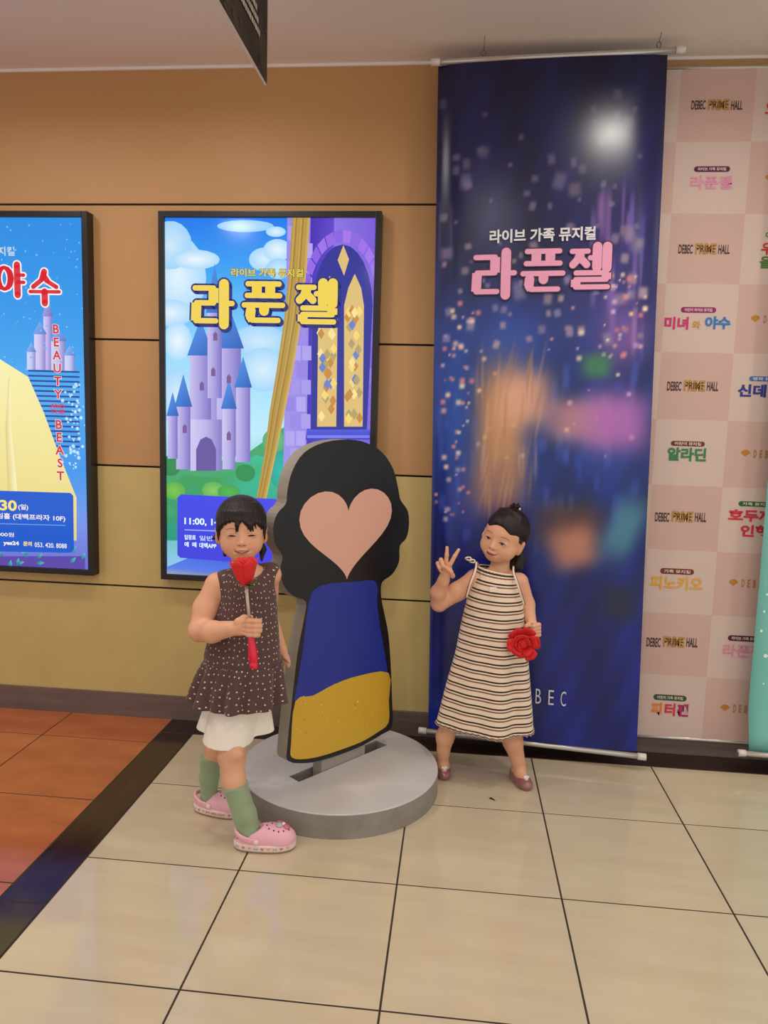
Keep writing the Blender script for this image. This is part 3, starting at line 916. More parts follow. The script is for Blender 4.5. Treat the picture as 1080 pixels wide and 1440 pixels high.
for x, y, r in ((1073, 859, 1.7), (1069, 886, 2.0), (1075, 921, 3.0), (1077, 835, 1.6), (1072, 960, 1.4)):
    p = at(x, y, -.128)
    bm = lathe(bmesh.new(), (p[0], p[1] - .012, p[2]), [(0.0, .0006), (r * .0027, .0006), (r * .0027, 0)], 12, axis=(0, -1, 0))
    bm_obj('white_dot', bm, m_dot, tb)
tube_obj('bottom_rod', [at(1038, 1058.5, -.14), np.array([3.28, -.16, .07])], .0115, m_bar, tb)
p = at(1038, 1058.5, -.14)
tube_obj('end_cap', [p, p + np.array([.03, 0, 0])], .0145, m_cap, tb)
tube_obj('top_rod', [(2.36, -.12, 2.80), (3.28, -.12, 2.80)], .011, m_bar, tb)
tube_obj('hook_wire', [(2.55, -.12, 2.80), (2.55, -.12, CEIL)], .0015, m_wire, tb, 6)
tube_obj('hook_wire', [(3.08, -.12, 2.80), (3.08, -.12, CEIL)], .0015, m_wire, tb, 6)

# ================================================================ board hanging from the ceiling
SX, SZ, SY = 0.462, 2.50, -0.711
hs = tag(empty('hanging_board', (SX, SY - .45, SZ)), 'dark printed board with white edge hanging from the ceiling at the top', 'sign')
m_white = mat('white_board_edge', (225, 215, 200), 0.6)
box_obj('board', (SX - .007, SX, SY - .9, SY, SZ, 2.80), m_white, hs)
def fs(u, v, l): return (SX + l, u, v)
P = Painter(fs, .00002)
P.grid(SY - .9, SY, SZ + .002, 2.80, 24, 10, lambda a, b: mixc((72, 62, 48), (50, 44, 40), .5 + .5 * math.sin(17 * a + 6 * b)))
for k in range(130):
    y, z = SY - RND.random() * .88 - .01, SZ + .01 + RND.random() * .27
    c = RND.choice(((96, 84, 60), (60, 52, 40), (120, 90, 60), (70, 76, 60), (86, 70, 90), (140, 70, 56), (60, 70, 110)))
    P.ell(y, z, RND.uniform(.004, .02), RND.uniform(.003, .012), c, mixc(c, (60, 52, 44), .7), 8)
for r in range(4):
    z = SZ + .10 + .028 * r; y = SY - .10 - .02 * r
    while y > SY - .8:
        w = RND.uniform(.008, .022)
        P.poly([(y - w, z), (y, z), (y, z + .017), (y - w, z + .017)], (214, 204, 194)); y -= w + .005
P.build('printed_picture', m_pink, hs)
for y in (SY - .12, SY - .78):
    tube_obj('hook_wire', [(SX - .003, y, 2.80), (SX - .003, y, CEIL)], .0015, m_wire, hs, 6)

# ================================================================ standee on its round platform
PC = np.array([0.725, -0.515])
PR, PH = 0.382, 0.090
m_pside = mat('grey_concrete_side', (150, 143, 134), 0.6, noise=((10, 10, 16), 0.7, (128, 120, 112)), bump=((60, 60, 60), .1))
m_ptop = mat('pale_grey_platform_top', (205, 205, 206), 0.25, noise=((3, 3, 3), 0.4, (192, 192, 194)))
pf = tag(empty('round_platform', (PC[0], PC[1], 0)), 'round grey platform with slot that carries the cut-out standee', 'platform')
SD = np.array([0.62, 0.785, 0.0]); SD /= np.linalg.norm(SD)
SN = np.array([-SD[1], SD[0], 0.0])       # points away from the camera
def solid_disc(z0, z1, r, bev):
    bm = lathe(bmesh.new(), (PC[0], PC[1], 0), [(0, z0), (r, z0), (r, z1 - bev), (r - bev, z1), (0, z1)], 96)
    bmesh.ops.recalc_face_normals(bm, faces=bm.faces[:])
    me = bpy.data.meshes.new('x'); bm.to_mesh(me); bm.free()
    return me
def cutter():
    bm = bmesh.new()
    box(bm, -.235, .235, -.031, .031, -.05, .2)
    me = bpy.data.meshes.new('cut'); bm.to_mesh(me); bm.free()
    o = bpy.data.objects.new('cut', me)
    o.matrix_world = Matrix.Translation((0.722, -0.484, 0.095)) @ Matrix.Rotation(math.atan2(SD[1], SD[0]), 4, 'Z')
    COL.objects.link(o)
    return o
ct = cutter()
for nm, z0, z1, m, bev, r in (('drum', 0.0, PH - .004, m_pside, .001, PR), ('top_plate', PH - .004, PH, m_ptop, .0015, PR - .001)):
    o = bpy.data.objects.new('tmp', solid_disc(z0, z1, r, bev)); COL.objects.link(o)
    md = o.modifiers.new('b', 'BOOLEAN'); md.operation = 'DIFFERENCE'; md.object = ct; md.solver = 'EXACT'
    bpy.context.view_layer.update()
    me = bpy.data.meshes.new_from_object(o.evaluated_get(bpy.context.evaluated_depsgraph_get()))
    bpy.data.objects.remove(o)
    link(nm, me, m, pf)
bpy.data.objects.remove(ct)

SP0 = np.array([0.741, -0.510, PH])
def qs(px, py):
    d = ray(px, py)
    X = CAM + d * ((SP0 - CAM) @ SN) / (d @ SN)
    return ((X - SP0) @ SD, X[2])
def fst(u, v, l):
    return tuple(np.array([SP0[0], SP0[1], 0]) + SD * u - SN * l + np.array([0, 0, v]))
st = tag(empty('standee', (SP0[0], SP0[1], PH - .03)), 'cut-out standee with black top, blue middle and yellow base on the round platform', 'standee')
OUT = [(490, 618), (516, 623), (538, 637), (553, 660), (560, 688), (563, 703), (573, 718), (575, 738), (571, 757), (562, 768), (561, 790), (551, 808), (537, 819), (536, 840), (541, 866), (546, 892),
       (549, 930), (551, 980), (551, 1021), (536, 1033), (512, 1047), (486, 1058), (456, 1068), (430, 1073), (405, 1070), (404, 1048), (410, 990), (418, 920), (427, 872), (430, 846),
       (412, 838), (398, 822), (394, 800), (397, 782), (387, 765), (384, 742), (390, 722), (402, 708), (404, 690), (411, 662), (428, 636), (456, 622)]
def smooth_loop(pts, n=3):
    out = []
    N = len(pts)
    for i in range(N):
        p0, p1, p2, p3 = (np.array(pts[(i + k) % N]) for k in (-1, 0, 1, 2))
        for s in range(n):
            t = s / n
            out.append(.5 * (2 * p1 + (p2 - p0) * t + (2 * p0 - 5 * p1 + 4 * p2 - p3) * t * t + (3 * p1 - p0 - 3 * p2 + p3) * t ** 3))
    return out
loop = smooth_loop([qs(*p) for p in OUT])
m_sedge = mat('grey_foam_edge', (158, 150, 136), 0.6, noise=((12, 12, 5), .6, (140, 132, 120)))
TH = 0.055
nL = len(loop)
V = [fst(p[0], p[1], 0) for p in loop] + [fst(p[0], p[1], -TH) for p in loop]
FC = [tuple(range(nL))[::-1], tuple(range(nL, 2 * nL))] + [(i, (i + 1) % nL, nL + (i + 1) % nL, nL + i) for i in range(nL)]
bm = bmesh.new()
vs = [bm.verts.new(v) for v in V]
for f in FC: bm.faces.new([vs[i] for i in f])
bmesh.ops.recalc_face_normals(bm, faces=bm.faces[:])
bm_obj('foam_board', bm, m_sedge, st)
# foot that stands in the slot
bm = bmesh.new()
fp_ = [(-.115, .045), (.115, .045), (.115, .19), (-.115, .19)]
vs = [bm.verts.new(fst(p[0], p[1], -.003)) for p in fp_] + [bm.verts.new(fst(p[0], p[1], -TH + .003)) for p in fp_]
for f in ((3, 2, 1, 0), (4, 5, 6, 7), (0, 1, 5, 4), (1, 2, 6, 5), (2, 3, 7, 6), (3, 0, 4, 7)): bm.faces.new([vs[i] for i in f])
bmesh.ops.recalc_face_normals(bm, faces=bm.faces[:])
bm_obj('foot', bm, m_sedge, st)
P = Painter(fst, .0003)
cen = np.mean([np.array(p) for p in loop], axis=0)
P.poly([tuple(p) for p in loop], (16, 14, 18))
def sp(pts, n=3): return [tuple(p) for p in smooth_loop([qs(*p) for p in pts], n)]
P.poly(sp([(434, 846), (446, 826), (470, 820), (500, 818), (524, 816), (531, 826), (530, 846), (534, 880), (541, 920), (545, 946), (545, 962), (500, 962), (450, 978), (416, 988), (418, 960), (426, 910)]), (30, 48, 150))
P.poly(sp([(415, 986), (440, 978), (470, 962), (505, 950), (546, 946), (546.5, 985), (546, 1016), (530, 1030), (508, 1043), (482, 1053), (455, 1062), (430, 1067), (410, 1065), (409, 1045)]), (214, 170, 48))
u, v = qs(489, 746)
P.poly([(u + .225 * math.sin(t) ** 3 * 1.05, v + .012 + .0118 * (13 * math.cos(t) - 5 * math.cos(2 * t) - 2 * math.cos(3 * t) - math.cos(4 * t))) for t in np.linspace(0, 2 * math.pi, 49)[:-1]], (226, 172, 152))
for k in range(26):
    x, y = RND.uniform(418, 540), RND.uniform(975, 1040)
    if y > 1062 - (x - 410) * .28: continue
    u, v = qs(x, y); r = RND.uniform(.003, .007)
    c = RND.choice(((250, 232, 160), (240, 215, 120), (170, 120, 40)))
    P.poly([(u + r * (1 if j % 2 == 0 else .3) * math.cos(j * math.pi / 4), v + r * (1 if j % 2 == 0 else .3) * math.sin(j * math.pi / 4)) for j in range(8)], c, lift=.0022)
P.build('printed_face', print_mat('satin_standee_print', .35), st)
# ================================================================ modelling clay: signed-distance volumes turned into one smooth mesh
class Clay:
    def __init__(self, lo, hi, h):
        self.lo = np.array(lo, float); self.h = h
        self.n = np.ceil((np.array(hi, float) - self.lo) / h).astype(int) + 1
        self.D = np.full(self.n, 1.0, np.float32)
    def _reg(self, lo, hi, pad):
        a = np.maximum(np.floor((np.array(lo) - pad - self.lo) / self.h).astype(int), 0)
        b = np.minimum(np.ceil((np.array(hi) + pad - self.lo) / self.h).astype(int) + 1, self.n)
        if np.any(b <= a): return None
        ax = [self.lo[k] + self.h * np.arange(a[k], b[k], dtype=np.float32) for k in range(3)]
        X, Y, Z = (ax[0][:, None, None].astype(np.float32), ax[1][None, :, None].astype(np.float32), ax[2][None, None, :].astype(np.float32))
        return (slice(a[0], b[0]), slice(a[1], b[1]), slice(a[2], b[2])), X, Y, Z
    def _put(self, sl, d, k, op):
        A = self.D[sl]
        d = d.astype(np.float32)
        if op == 'add':
            if k <= 0: self.D[sl] = np.minimum(A, d); return
            t = np.maximum(k - np.abs(A - d), 0) / k
            self.D[sl] = np.minimum(A, d) - t * t * k * .25
        else:
            d = -d
            if k <= 0: self.D[sl] = np.maximum(A, d); return
            t = np.maximum(k - np.abs(A - d), 0) / k
            self.D[sl] = np.maximum(A, d) + t * t * k * .25
    def ell(self, c, r, R=None, k=0.01, op='add'):
        """ellipsoid with radii r along the columns of R"""
        c = np.array(c, float); r = np.array(r, float) if hasattr(r, '__len__') else np.array([r] * 3, float)
        m = r.max()
        g = self._reg(c - m, c + m, k + 4 * self.h)
        if g is None: return self
        sl, X, Y, Z = g
        dx, dy, dz = X - c[0], Y - c[1], Z - c[2]
        if R is None: q = (dx, dy, dz)
        else:
            R = np.array(R)
            q = [R[0, i] * dx + R[1, i] * dy + R[2, i] * dz for i in range(3)]
        k0 = np.sqrt((q[0] / r[0]) ** 2 + (q[1] / r[1]) ** 2 + (q[2] / r[2]) ** 2)
        k1 = np.sqrt((q[0] / r[0] ** 2) ** 2 + (q[1] / r[1] ** 2) ** 2 + (q[2] / r[2] ** 2) ** 2)
        d = np.where(k1 > 1e-9, k0 * (k0 - 1) / np.maximum(k1, 1e-9), -r.min())
        self._put(sl, d, k, op)
        return self
    def cone(self, a, b, ra, rb=None, k=0.008, op='add', flat=None):
        """tapered capsule; flat=(dir, f) squeezes the section along dir"""
        a = np.array(a, float); b = np.array(b, float); rb = ra if rb is None else rb
        m = max(ra, rb) * 1.3
        g = self._reg(np.minimum(a, b) - m, np.maximum(a, b) + m, k + 4 * self.h)
        if g is None: return self
        sl, X, Y, Z = g
        ab = b - a; L2 = float(ab @ ab)
        dx, dy, dz = X - a[0], Y - a[1], Z - a[2]
        t = np.clip((dx * ab[0] + dy * ab[1] + dz * ab[2]) / L2, 0, 1)
        ex, ey, ez = dx - t * ab[0], dy - t * ab[1], dz - t * ab[2]
        if flat is not None:
            n = np.array(flat[0], float); n /= np.linalg.norm(n)
            s = (ex * n[0] + ey * n[1] + ez * n[2]) * (1.0 / flat[1] - 1)
            ex, ey, ez = ex + n[0] * s, ey + n[1] * s, ez + n[2] * s
        d = np.sqrt(ex * ex + ey * ey + ez * ez) - (ra + (rb - ra) * t)
        self._put(sl, d, k, op)
        return self
    def chain(self, pts, rs, k=0.008, op='add', flat=None):
        for i in range(len(pts) - 1):
            self.cone(pts[i], pts[i + 1], rs[i], rs[i + 1], k, op, flat)
        return self
    def plane(self, p, n, k=0.0):
        """cut away everything on the side n points to"""
        n = np.array(n, float); n /= np.linalg.norm(n)
        g = self._reg(self.lo, self.lo + self.n * self.h, 0)
        sl, X, Y, Z = g
        d = (X - p[0]) * n[0] + (Y - p[1]) * n[1] + (Z - p[2]) * n[2]
        self._put(sl, -d, k, 'cut')
        return self
    def mesh(self, smooth=2):
        D = self.D; h = self.h
        ins = D < 0
        nx, ny, nz = D.shape
        c = [ins[i:nx - 1 + i, j:ny - 1 + j, k:nz - 1 + k] for i in (0, 1) for j in (0, 1) for k in (0, 1)]
        anyi = c[0].copy(); alli = c[0].copy()
        for q in c[1:]:
            anyi |= q; alli &= q
        act = anyi & ~alli
        I, J, K = np.nonzero(act)
        idx = np.full(act.shape, -1, np.int32); idx[I, J, K] = np.arange(len(I))
        val = np.stack([D[I + i, J + j, K + k] for i in (0, 1) for j in (0, 1) for k in (0, 1)], 1).astype(np.float64)
        offs = np.array([(i, j, k) for i in (0, 1) for j in (0, 1) for k in (0, 1)], float)
        S = np.zeros((len(I), 3)); N = np.zeros(len(I))
        for a in range(8):
            for b in range(a + 1, 8):
                if np.abs(offs[a] - offs[b]).sum() == 1:
                    va, vb = val[:, a], val[:, b]
                    m = (va < 0) != (vb < 0)
                    t = np.where(m, va / np.where(m, va - vb, 1), 0)
                    S += np.where(m[:, None], offs[a] + (offs[b] - offs[a]) * t[:, None], 0); N += m
        V = self.lo + h * (np.stack([I, J, K], 1) + S / N[:, None])
        Q = []
        for ax in range(3):
            s1 = [slice(1, -1)] * 3; s2 = [slice(1, -1)] * 3
            s1[ax] = slice(0, -1); s2[ax] = slice(1, None)
            A, B = ins[tuple(s1)], ins[tuple(s2)]
            for flip, mm in ((False, A & ~B), (True, B & ~A)):
                P_ = np.nonzero(mm)
                P_ = [P_[k] + (0 if k == ax else 1) for k in range(3)]
                u, v = (ax + 1) % 3, (ax + 2) % 3
                def cell(du, dv):
                    q = [P_[0].copy(), P_[1].copy(), P_[2].copy()]
                    q[u] = q[u] - du; q[v] = q[v] - dv
                    return idx[q[0], q[1], q[2]]
                quad = [cell(1, 1), cell(0, 1), cell(0, 0), cell(1, 0)]
                if flip: quad = quad[::-1]
                Q.append(np.stack(quad, 1))
        Fq = np.concatenate(Q)
        Fq = Fq[(Fq >= 0).all(1)]
        E = np.concatenate([Fq[:, [0, 1]], Fq[:, [1, 2]], Fq[:, [2, 3]], Fq[:, [3, 0]]])
        for _ in range(smooth):
            acc = np.zeros_like(V); cnt = np.zeros(len(V))
            for a, b in ((0, 1), (1, 0)):
                for d in range(3): acc[:, d] += np.bincount(E[:, a], weights=V[E[:, b], d], minlength=len(V))
                cnt += np.bincount(E[:, a], minlength=len(V))
            V = .5 * V + .5 * acc / np.maximum(cnt, 1)[:, None]
        me = bpy.data.meshes.new('clay')
        me.vertices.add(len(V)); me.vertices.foreach_set('co', V.astype(np.float32).ravel())
        me.loops.add(len(Fq) * 4); me.loops.foreach_set('vertex_index', Fq.astype(np.int32).ravel())
        me.polygons.add(len(Fq)); me.polygons.foreach_set('loop_start', np.arange(len(Fq), dtype=np.int32) * 4)
        me.update(calc_edges=True)
        me.validate()
        self.V, self.F = V, Fq
        return me
    def build(self, name, material, parent, smooth=2, uv=None):
        me = self.mesh(smooth)
        if uv is not None:
            cyl_uv(me, *uv)
        return link(name, me, material, parent, True)

def cyl_uv(me, cx, cy, R):
    n = len(me.loops)
    vi = np.empty(n, np.int32); me.loops.foreach_get('vertex_index', vi)
    co = np.empty(len(me.vertices) * 3, np.float32); me.vertices.foreach_get('co', co); co = co.reshape(-1, 3)[vi]
    a = np.arctan2(co[:, 0] - cx, -(co[:, 1] - cy))
    uvl = me.uv_layers.new(name='UVMap')
    uvl.data.foreach_set('uv', np.stack([a * R, co[:, 2]], 1).astype(np.float32).ravel())

def euler(yaw, pitch, roll):
    """head frame: columns = right, forward (out of the face), up. yaw turns towards +x, pitch looks up, roll leans the crown to +x"""
    f = np.array([math.sin(yaw) * math.cos(pitch), -math.cos(yaw) * math.cos(pitch), math.sin(pitch)])
    r = np.array([math.cos(yaw), math.sin(yaw), 0.0])
    u = np.cross(f, r)
    c, s = math.cos(roll), math.sin(roll)
    u2 = c * u + s * r; r2 = c * r - s * u
    return np.stack([r2, f, u2], 1)

class Head:
    def __init__(self, c, R, s=1.0):
        self.c = np.array(c, float); self.R = R; self.s = s
    def w(self, p):
        return self.c + self.R @ (np.array(p, float) * self.s)
    def ell(self, K, p, r, k=0.01, op='add', rot=None):
        R = self.R if rot is None else self.R @ rot
        K.ell(self.w(p), np.array(r) * self.s, R, k * self.s, op)
    def cone(self, K, a, b, ra, rb, k=0.008, op='add'):
        K.cone(self.w(a), self.w(b), ra * self.s, rb * self.s, k * self.s, op)

def rotz(a):
    c, s = math.cos(a), math.sin(a)
    return np.array([[c, -s, 0], [s, c, 0], [0, 0, 1.0]])
def roty(a):
    c, s = math.cos(a), math.sin(a)
    return np.array([[c, 0, s], [0, 1, 0], [-s, 0, c]])
def rotx(a):
    c, s = math.cos(a), math.sin(a)
    return np.array([[1, 0, 0], [0, c, -s], [0, s, c]])

def sculpt_head(K, H, slim=0.0):
    e = lambda p, r, k=.01, op='add', rot=None: H.ell(K, p, r, k, op, rot)
    e((0, -.012, .028), (.076, .088, .079), .0)             # skull
    e((0, .008, -.022), (.068 - .007 * slim, .070, .074), .03)            # face
    for s in (-1, 1):
        e((s * (.040 - .007 * slim), .029, -.044), (.033 - .003 * slim, .033, .033), .03)  # cheeks
    e((0, .042, -.081), (.024, .022, .017), .028)           # chin
    e((0, .030, .030), (.060, .044, .050), .03)             # forehead
    for s in (-1, 1):
        e((s * .031, .093, -.012), (.019, .014, .0115), .016, 'cut')   # eye hollows
        e((s * .031, .0665, -.012), (.0165, .010, .0105), .006)        # lids
    H.cone(K, (0, .073, -.010), (0, .0835, -.037), .0065, .0090, .012)  # nose
    for s in (-1, 1):
        e((s * .0095, .0755, -.0405), (.0065, .0075, .0055), .006)
    e((0, .066, -.064), (.024, .012, .016), .012)           # mouth mound
    e((0, .0765, -.0595), (.0175, .0050, .0040), .004)      # upper lip
    e((0, .0750, -.0700), (.0145, .0055, .0046), .004)      # lower lip
    for s in (-1, 1):
        e((s * .0235, .0725, -.0625), (.005, .005, .004), .008, 'cut')
        e((s * (.079 - .004 * slim), -.008, -.018), (.0095, .023, .030), .008, 'add', rotz(s * -.5) @ roty(s * .18))   # ears
        e((s * (.093 - .004 * slim), .002, -.015), (.008, .013, .018), .006, 'cut', rotz(s * -.5))

def decal(name, bvh, H, xs, zt, zb, m, parent, lift=.0007, rows=3):
    """a thin patch laid on the face between an upper and a lower line (head-local x, z)"""
    V, FC = [], []
    n = len(xs)
    f = Vector(H.R @ np.array([0, 1, 0]))
    for j in range(rows + 1):
        for i in range(n):
            t = j / rows
            p = Vector(H.w((xs[i], .16, zt[i] * (1 - t) + zb[i] * t)))
            hit = bvh.ray_cast(p, -f, .3)
            q = hit[0] if hit[0] is not None else Vector(H.w((xs[i], .07, zt[i])))
            V.append(q + f * lift)
    for j in range(rows):
        for i in range(n - 1):
            a = j * n + i
            FC.append((a, a + n, a + n + 1, a + 1))
    return pydata(name, V, FC, m, parent, True)

def arc(x0, x1, z0, bow, n=13, tilt=0.0):
    xs = np.linspace(x0, x1, n); t = np.linspace(-1, 1, n)
    return xs, z0 + bow * (1 - t * t) + tilt * t

def bvh_of(o):
    off = wloc(o)
    V = [v.co + off for v in o.data.vertices]
    return BVHTree.FromPolygons(V, [tuple(p.vertices) for p in o.data.polygons])

m_skin = mat('warm_skin', (226, 172, 138), 0.48, sss=0.12, noise=((14, 14, 14), .35, (222, 158, 124)), spec=.35)
m_hair = mat('dark_brown_hair', (26, 17, 15), 0.42, noise=((160, 160, 12), .7, (40, 27, 22)), bump=((240, 240, 14), .45), spec=.35)
m_lid = mat('dark_lash', (34, 20, 16), .5)
m_iris = mat('dark_iris', (30, 17, 13), .12, coat=.6)
m_eyew = mat('eye_white', (218, 196, 182), .35)
m_lip = mat('soft_pink_lip', (196, 112, 98), .4)
m_mouth = mat('dark_mouth_line', (84, 32, 28), .5)
m_teeth = mat('small_teeth', (236, 226, 214), .3)
m_brow = mat('soft_brow', (158, 112, 86), .7)
m_cheek = mat('flushed_cheek', (226, 150, 122), .5)

def PX(x, y, d): return at(x, y, d)

def ring_cloth(name, rings, N, material, parent, ripple=None, thick=.0035, uvscale=1.0, closed_top=False):
    """a garment from elliptical rings (cx, cy, z, rx, ry); ripple(t, a) adds folds"""
    rings = [np.array(r, float) for r in rings]
    # interpolate
    RR = []
    M = 6
    for i in range(len(rings) - 1):
        p0, p1, p2, p3 = rings[max(i - 1, 0)], rings[i], rings[i + 1], rings[min(i + 2, len(rings) - 1)]
        for s in range(M):
            t = s / M
            RR.append(.5 * (2 * p1 + (p2 - p0) * t + (2 * p0 - 5 * p1 + 4 * p2 - p3) * t * t + (3 * p1 - p0 - 3 * p2 + p3) * t ** 3))
    RR.append(rings[-1])
    V, FC, UVv = [], [], []
    nr = len(RR)
    for j, (cx, cy, z, rx, ry) in enumerate(RR):
        t = j / (nr - 1)
        for i in range(N):
            a = 2 * math.pi * i / N
            dr, dz = ripple(t, a) if ripple else (0, 0)
            V.append((cx + (rx + dr) * math.sin(a), cy - (ry + dr) * math.cos(a), z + dz))
    UL = []
    R0 = float(np.mean([r[3] for r in RR]))
    for j in range(nr - 1):
        for i in range(N):
            i2 = (i + 1) % N
            FC.append((j * N + i, (j + 1) * N + i, (j + 1) * N + i2, j * N + i2))
            for jj, ii in ((j, i), (j + 1, i), (j + 1, i + 1), (j, i + 1)):
                UL += [2 * math.pi * ii / N * R0, RR[jj][2] + 0.0]
    me = bpy.data.meshes.new(name)
    me.from_pydata(V, [], FC)
    uvl = me.uv_layers.new(name='UVMap')
    uvl.data.foreach_set('uv', np.array(UL, np.float32))
    me.update()
    o = link(name, me, material, parent, True)
    sm = o.modifiers.new('thick', 'SOLIDIFY'); sm.thickness = thick; sm.offset = 0
    return o

def uv_material(name, build, rough=.75, sheen=.2, bumps=(400, .12)):
    m = bpy.data.materials.new(name); m.use_nodes = True
    nt = m.node_tree; b = nt.nodes['Principled BSDF']
    b.inputs['Roughness'].default_value = rough; b.inputs['Sheen Weight'].default_value = sheen; b.inputs['Specular IOR Level'].default_value = .25
    uv = nt.nodes.new('ShaderNodeUVMap')
    nt.links.new(build(nt, uv.outputs['UV']), b.inputs['Base Color'])
    nz = nt.nodes.new('ShaderNodeTexNoise'); nz.inputs['Scale'].default_value = bumps[0]
    bp = nt.nodes.new('ShaderNodeBump'); bp.inputs['Strength'].default_value = bumps[1]; bp.inputs['Distance'].default_value = .002
    tc = nt.nodes.new('ShaderNodeTexCoord'); nt.links.new(tc.outputs['Object'], nz.inputs['Vector'])
    nt.links.new(nz.outputs['Fac'], bp.inputs['Height']); nt.links.new(bp.outputs['Normal'], b.inputs['Normal'])
    return m

def mixnode(nt, fac, a, b):
    mx = nt.nodes.new('ShaderNodeMix'); mx.data_type = 'RGBA'
    for k, v in (('A', a), ('B', b)):
        if isinstance(v, tuple): mx.inputs[k].default_value = v
        else: nt.links.new(v, mx.inputs[k])
    nt.links.new(fac, mx.inputs['Factor'])
    return mx.outputs['Result']
def mathn(nt, op, a, b=None, c=None):
    n = nt.nodes.new('ShaderNodeMath'); n.operation = op
    for i, v in enumerate((a, b, c)):
        if v is None: continue
        if isinstance(v, (int, float)): n.inputs[i].default_value = v
        else: nt.links.new(v, n.inputs[i])
    return n.outputs[0]

def dots(nt, uv):
    vo = nt.nodes.new('ShaderNodeTexVoronoi'); vo.voronoi_dimensions = '2D'; vo.inputs['Scale'].default_value = 47.0; vo.inputs['Randomness'].default_value = .55
    nt.links.new(uv, vo.inputs['Vector'])
    f = mathn(nt, 'LESS_THAN', vo.outputs['Distance'], .115)
    return mixnode(nt, f, lin((88, 64, 60)), lin((222, 200, 188)))
m_dots = uv_material('brown_cotton_with_cream_dots', dots)

def stripes(nt, uv):
    sp_ = nt.nodes.new('ShaderNodeSeparateXYZ'); nt.links.new(uv, sp_.inputs[0])
    w = mathn(nt, 'FRACT', mathn(nt, 'MULTIPLY', sp_.outputs['Y'], 1 / .0338))
    blk = mathn(nt, 'MULTIPLY', mathn(nt, 'GREATER_THAN', w, .06), mathn(nt, 'LESS_THAN', w, .24))
    brn = mathn(nt, 'MULTIPLY', mathn(nt, 'GREATER_THAN', w, .74), mathn(nt, 'LESS_THAN', w, .90))
    a = mixnode(nt, brn, lin((238, 216, 192)), lin((128, 88, 74)))
    return mixnode(nt, blk, a, lin((36, 26, 26)))
m_stripes = uv_material('cream_rib_knit_with_stripes', stripes)

m_sock = mat('sage_green_sock', (146, 164, 128), .85, noise=((40, 40, 4), .4, (132, 150, 116)), bump=((300, 300, 40), .25), sheen=.3)
m_short = mat('cream_white_cotton', (246, 238, 224), .8, bump=((60, 60, 60), .12), sheen=.2)
m_clog = mat('pale_pink_clog', (236, 176, 190), .42)
m_clog2 = mat('light_pink_rivet', (246, 206, 212), .35)
m_sole = mat('cream_pink_sole', (234, 210, 198), .5)
m_tread = mat('taupe_tread', (150, 122, 110), .6)
m_hole = mat('dark_clog_hole', (70, 30, 40), .7)
m_charmg = mat('grey_charm', (186, 180, 186), .3)
m_charmp = mat('rose_charm', (206, 110, 130), .3)
m_charmw = mat('white_charm', (240, 236, 236), .3)
m_deco = [mat('sole_mark', c, .5) for c in ((150, 168, 158), (206, 120, 120), (214, 176, 160))]
m_red = mat('scarlet_felt_petal', (222, 22, 24), .6, bump=((220, 220, 220), .6), sheen=.1)
m_leaf = mat('green_leaf', (70, 122, 52), .55)
m_stem = mat('silver_wand_stem', (196, 180, 164), .3, metal=.4)
m_handle = mat('crimson_plastic_handle', (224, 18, 56), .22, coat=.3)

